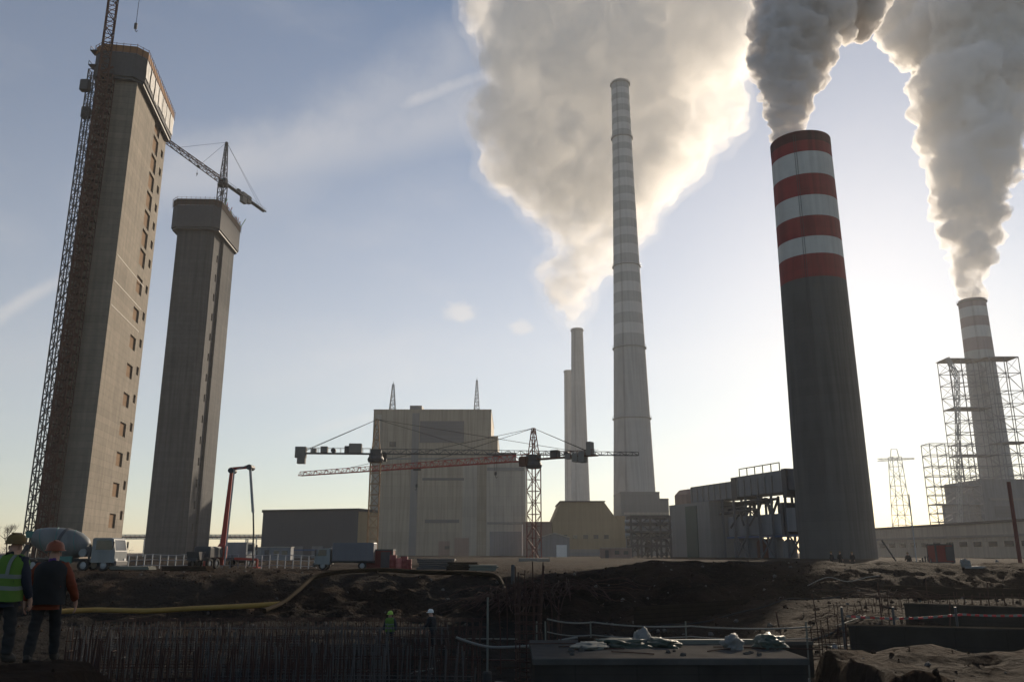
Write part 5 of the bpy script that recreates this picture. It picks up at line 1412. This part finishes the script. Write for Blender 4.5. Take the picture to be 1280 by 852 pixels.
for k, (p0, p1, Y0, Y1) in enumerate(((790, 1050, 44, 52), (1000, 1270, 56, 60), (880, 1120, 33, 38), (1100, 1290, 44, 41))):
    pts = []
    for i in range(9):
        f = i / 8; q = onground(p0 + (p1 - p0) * f, Y0 + (Y1 - Y0) * f + r2.uniform(-.7, .7), .06); pts.append(q)
    hose('cable', ['black cable snaking along the foot of the shored trench', 'black cable lying below the red container', 'thin black cable crossing the dirt behind the slab', 'black cable lying behind the second footing wall'][k], pts, .045, M_CABLE, 'cable')

# ------------------------------------------------------------------ people
M_SKIN = mat('skin', (0.42, 0.24, 0.17), .6, .08, 6)
M_VEST = mat('lime_vest', (0.085, 0.16, 0.022), .8, .3, 4, .01)
M_REFL = mat('reflective_band', (0.15, 0.165, 0.145), .5, .1)
M_NAVY = mat('navy_cloth', (0.022, 0.024, 0.035), .9, .2, 6, .01)
M_BLK = mat('dark_cloth', (0.024, 0.023, 0.023), .9, .2, 6, .01)
M_ORG = mat('orange_cloth', (0.16, 0.035, 0.013), .8, .15, 5, .01)
M_HELO = mat('orange_helmet', (0.22, 0.06, 0.025), .5, .2); M_HELW = mat('white_helmet', (.72, .71, .68), .4, .08); M_HELB = mat('ochre_hood', (.15, .10, .04), .8, .15)
M_BOOT = mat('boot_leather', (0.03, 0.025, 0.02), .7, .2)
M_PURP = mat('purple_scarf', (0.09, 0.04, 0.16), .85, .15)

def skin_mesh(name, pts, edges, rad, root, m, parent, levels=3):
    me = bpy.data.meshes.new(name); me.from_pydata([tuple(p) for p in pts], edges, [])
    o = bpy.data.objects.new(name + '_tmp', me); COL.objects.link(o)
    o.modifiers.new('s', 'SKIN'); sub = o.modifiers.new('u', 'SUBSURF'); sub.levels = sub.render_levels = levels
    if not me.skin_vertices: 
        bpy.context.view_layer.objects.active = o
        bpy.ops.mesh.customdata_skin_add()
    sv = me.skin_vertices[0].data
    for i, r in enumerate(rad): sv[i].radius = r if isinstance(r, tuple) else (r, r); sv[i].use_root = (i == root)
    dg = bpy.context.evaluated_depsgraph_get(); me2 = bpy.data.meshes.new_from_object(o.evaluated_get(dg)); me2.name = name
    bpy.data.objects.remove(o); bpy.data.meshes.remove(me)
    if m not in (M_SKIN,):                                # creases in the cloth
        for v in me2.vertices: v.co += v.normal * (.016 * mnoise.noise(v.co * 9) + .010 * mnoise.noise(Vector((v.co.x * 8, v.co.y * 8, v.co.z * 26))))
    me2.materials.clear(); me2.materials.append(m); me2.polygons.foreach_set('use_smooth', [True] * len(me2.polygons))
    ob = bpy.data.objects.new(name, me2); COL.objects.link(ob); ob.parent = parent
    return ob

def person(label, loc, rz, top, vest, legs, helmet, stride=.12, arms=((.10, .05), (.10, -.05)), lean=.03, scarf=None, sleeve=None, bands=True, group=None):
    """1.76 m figure facing +y; arms: (outward, forward) offsets of left and right hands"""
    t = thing('person', label, 'person', loc, rz, group)
    j = {}
    j['pel'] = Vector((0, 0, .95)); j['wst'] = Vector((0, lean * .5, 1.10)); j['chs'] = Vector((0, lean, 1.32)); j['nck'] = Vector((0, lean * 1.3, 1.49)); j['hd0'] = Vector((0, lean * 1.5 + .01, 1.58)); j['hd1'] = Vector((0, lean * 1.6 + .015, 1.68))
    for s, n in ((-1, 'l'), (1, 'r')):
        f = stride * s
        j['hip' + n] = Vector((s * .10, 0, .90)); j['kne' + n] = Vector((s * .115, f * .55 + .03, .50)); j['ank' + n] = Vector((s * .12, f, .10)); j['toe' + n] = Vector((s * .14, f + .17, .045))
        j['sho' + n] = Vector((s * .19, lean, 1.41)); o, fw = arms[0 if s < 0 else 1]
        j['elb' + n] = Vector((s * (.24 + o * .6), lean - .03 + fw * .3, 1.13)); j['wri' + n] = Vector((s * (.25 + o), lean + .05 + fw, .90)); j['pal' + n] = Vector((s * (.25 + o), lean + .065 + fw * 1.1, .82))
    names = list(j); ix = {n: i for i, n in enumerate(names)}
    E = [('pel', 'wst'), ('wst', 'chs'), ('chs', 'nck'), ('nck', 'hd0'), ('hd0', 'hd1')]
    for n in 'lr': E += [('pel', 'hip' + n), ('hip' + n, 'kne' + n), ('kne' + n, 'ank' + n), ('ank' + n, 'toe' + n), ('chs', 'sho' + n), ('sho' + n, 'elb' + n), ('elb' + n, 'wri' + n), ('wri' + n, 'pal' + n)]
    rad = {'pel': (.15, .11), 'wst': (.14, .10), 'chs': (.165, .11), 'nck': .06, 'hd0': (.075, .085), 'hd1': (.08, .10)}
    for n in 'lr': rad.update({'hip' + n: .085, 'kne' + n: .06, 'ank' + n: .042, 'toe' + n: (.045, .035), 'sho' + n: .06, 'elb' + n: .045, 'wri' + n: .03, 'pal' + n: (.022, .04)})
    P = [j[n] for n in names]; ed = [(ix[a], ix[b]) for a, b in E]; rr = [rad[n] for n in names]
    for s, n in ((-1, 'l'), (1, 'r')):                    # four fingers and a thumb, curled
        base = j['pal' + n]
        for k in range(4):
            a = base + Vector((s * .004, -.028 + .019 * k, -.045)); L_ = (.058, .066, .07, .062)[k]
            b_ = a + Vector((-s * .006, .004, -L_ * .55)); c = b_ + Vector((-s * .022, .004, -L_ * .4))
            i0 = len(P); P += [a, b_, c]; rr += [.010, .009, .008]; ed += [(ix['pal' + n], i0), (i0, i0 + 1), (i0 + 1, i0 + 2)]
        a = base + Vector((-s * .012, .045, .0)); b_ = a + Vector((-s * .012, .022, -.035)); i0 = len(P); P += [a, b_]; rr += [.011, .009]; ed += [(ix['pal' + n], i0), (i0, i0 + 1)]
    i0 = len(P); hd = j['hd0']; P += [hd + Vector((0, .115, .015))]; rr += [.016]; ed += [(ix['hd0'], i0)]      # nose
    skin_mesh('body', P, ed, rr, ix['pel'], M_SKIN, t)
    for s in (-1, 1): 
        b = MB(); b.lathe([(.002, -.012), (.010, -.008), (.013, 0), (.010, .008), (.002, .012)], 10, hd + Vector((s * .032, .092, .04))); b.build('eye', M_WHITE if False else M_DARK, t, smooth=True)
        MB().rbox(hd + Vector((s * .088, .0, .02)), (.02, .035, .06), .008).build('ear', M_SKIN, t)
    MB().rbox(hd + Vector((0, .094, -.035)), (.045, .02, .012), .005).build('mouth', mat('lips', (.3, .1, .09), .6, .05), t)
    def cloth(name, keys, edges, radii, root, m): return skin_mesh(name, [j[k] if isinstance(k, str) else k for k in keys], edges, radii, root, m, t)
    ks = ['pel', 'wst', 'chs', Vector(j['nck']) - Vector((0, 0, .05)), 'shol', 'elbl', 'wril', 'shor', 'elbr', 'wrir', Vector((0, 0, .84))]
    cloth('jacket', ks, [(0, 1), (1, 2), (2, 3), (2, 4), (4, 5), (5, 6), (2, 7), (7, 8), (8, 9), (0, 10)], [(.185, .145), (.185, .145), (.205, .15), (.085, .085), .092, .074, .056, .092, .074, .056, (.185, .145)], 0, sleeve or top)
    ks = ['pel', 'hipl', 'knel', 'ankl', 'hipr', 'kner', 'ankr', 'wst']
    cloth('trousers', ks, [(0, 1), (1, 2), (2, 3), (0, 4), (4, 5), (5, 6), (0, 7)], [(.17, .13), .105, .085, .075, .105, .085, .075, (.15, .11)], 0, legs)
    for n in 'lr': cloth('boot', ['ank' + n, 'toe' + n, j['ank' + n] + Vector((0, -.05, -.055)), j['ank' + n] + Vector((0, 0, .1))], [(0, 1), (0, 2), (0, 3)], [.062, (.05, .045), .045, .06], 0, M_BOOT)
    if vest:
        zs = [.86, .96, 1.06, 1.16, 1.26, 1.34, 1.40, 1.45, 1.485, 1.505]; aa = [.24, .236, .234, .228, .236, .242, .236, .205, .15, .10]; bb = [.206, .202, .198, .198, .198, .194, .18, .148, .118, .092]
        yc = lambda z: lean * min(1.3, (z - .95) * 2.6)
        def ringv(z, g=0.0, n=40):
            a, c = np.interp(z, zs, aa) + g, np.interp(z, zs, bb) + g
            return [Vector((a * math.copysign(abs(math.cos(q)) ** .8, math.cos(q)), yc(z) + c * math.copysign(abs(math.sin(q)) ** .8, math.sin(q)) + .006 * math.sin(q * 5 + z * 23), z + .006 * math.sin(q * 3))) for q in [2 * math.pi * i / n for i in range(n)]]
        def loft(zl, g, nm, m, par):
            b = MB(); n = 40
            for z in zl: b.v += [tuple(p) for p in ringv(z, g)]
            for k in range(len(zl) - 1):
                for i in range(n): b.f.append((k * n + i, k * n + (i + 1) % n, (k + 1) * n + (i + 1) % n, (k + 1) * n + i)); b.mi.append(0)
            return b.build(nm, m, par, smooth=True)
        v = loft(list(np.linspace(.86, 1.505, 22)), 0, 'vest', vest, t)
        if bands:
            for z in (1.04, 1.20): loft([z - .028, z, z + .028], .006, 'reflective_band', M_REFL, v)
            for s in (-.10, .10):
                pts = []
                for z in np.linspace(1.22, 1.49, 8):
                    a, c = np.interp(z, zs, aa), np.interp(z, zs, bb); x = min(abs(s), a * .9); y = -c * (1 - (x / a) ** 2.4) ** (1 / 2.4)
                    pts.append(Vector((math.copysign(x, s), yc(z) + y - .008, z)))
                b = MB()
                for p, q in zip(pts, pts[1:]): b.bar(p, q, .05, .012)
                b.build('shoulder_band', M_REFL, v)
    if scarf: cloth('scarf', [Vector(j['nck']) + Vector((-.06, 0, 0)), Vector(j['nck']) + Vector((.06, 0, .0)), Vector(j['nck']) + Vector((0, -.05, -.03))], [(0, 1), (0, 2)], [.085, .085, .08], 0, scarf)
    hc = j['hd1'] + Vector((0, -.005, -.022))
    b = MB(); b.lathe([(.128, 0), (.127, .03), (.118, .075), (.095, .115), (.055, .138), (.002, .145)], 24, hc)
    b.v = [(v[0], v[1] + (v[1] - hc.y) * .14, v[2]) for v in b.v]; h = b.build('helmet', helmet, t, smooth=True)
    b = MB(); b.lathe([(.126, -.004), (.150, -.012), (.150, -.004), (.126, .008)], 24, hc); b.v = [(v[0], v[1] + max(v[1] - hc.y, 0) * .45, v[2]) for v in b.v]; b.build('brim', helmet, h, smooth=True)
    MB().rbox(hc + Vector((0, -.005, .142)), (.03, .2, .018), .006).build('ridge', helmet, h)
    return t
def stand(px, Y, z=None):
    p = onground(px, Y); return (p.x, p.y, p.z)
# the pair at the left, seen from behind
p = at(17, 664, 12.4); person('worker seen from behind in lime vest with reflective bands, cut by the picture edge', (p.x, 12.4, tz(p.x, 12.4)), R(-4), M_NAVY, M_VEST, M_BLK, M_HELB, .04, ((.02, .05), (.03, .06)), .05, scarf=M_BLK)
p = at(69, 680, 13.3); person('worker in orange jacket, dark vest and orange helmet beside the yellow pipe', (p.x, 13.3, tz(p.x, 13.3)), R(14), M_ORG, M_BLK, M_BLK, M_HELO, .22, ((.06, -.06), (.10, .10)), .02, scarf=M_PURP, bands=False)
# two in the pit
pg = person('worker in lime vest standing among the starter bars in the pit', stand(487, 42), R(160), M_NAVY, M_VEST, M_NAVY, mat('lime_helmet', (.35, .55, .08), .5, .1), .10)
pw = person('worker in dark clothes and white helmet stooping in the pit', stand(541, 41), R(60), M_BLK, None, M_BLK, M_HELW, .14, ((.1, .2), (.1, .25)), .10)
# far silhouettes by the stout chimney
far = person('dark clothed worker, leftmost of three at the stout chimney foot', stand(1041, 98), R(40), M_BLK, None, M_BLK, M_HELB, .1)
copy_thing(far, stand(1051, 99), R(-60), 'dark clothed worker, middle one of three at the stout chimney foot')
copy_thing(far, stand(1067, 97), R(120), 'dark clothed worker, rightmost of three at the stout chimney foot')
copy_thing(far, stand(1137, 93), R(10), 'dark clothed worker standing beside the leaning pole')
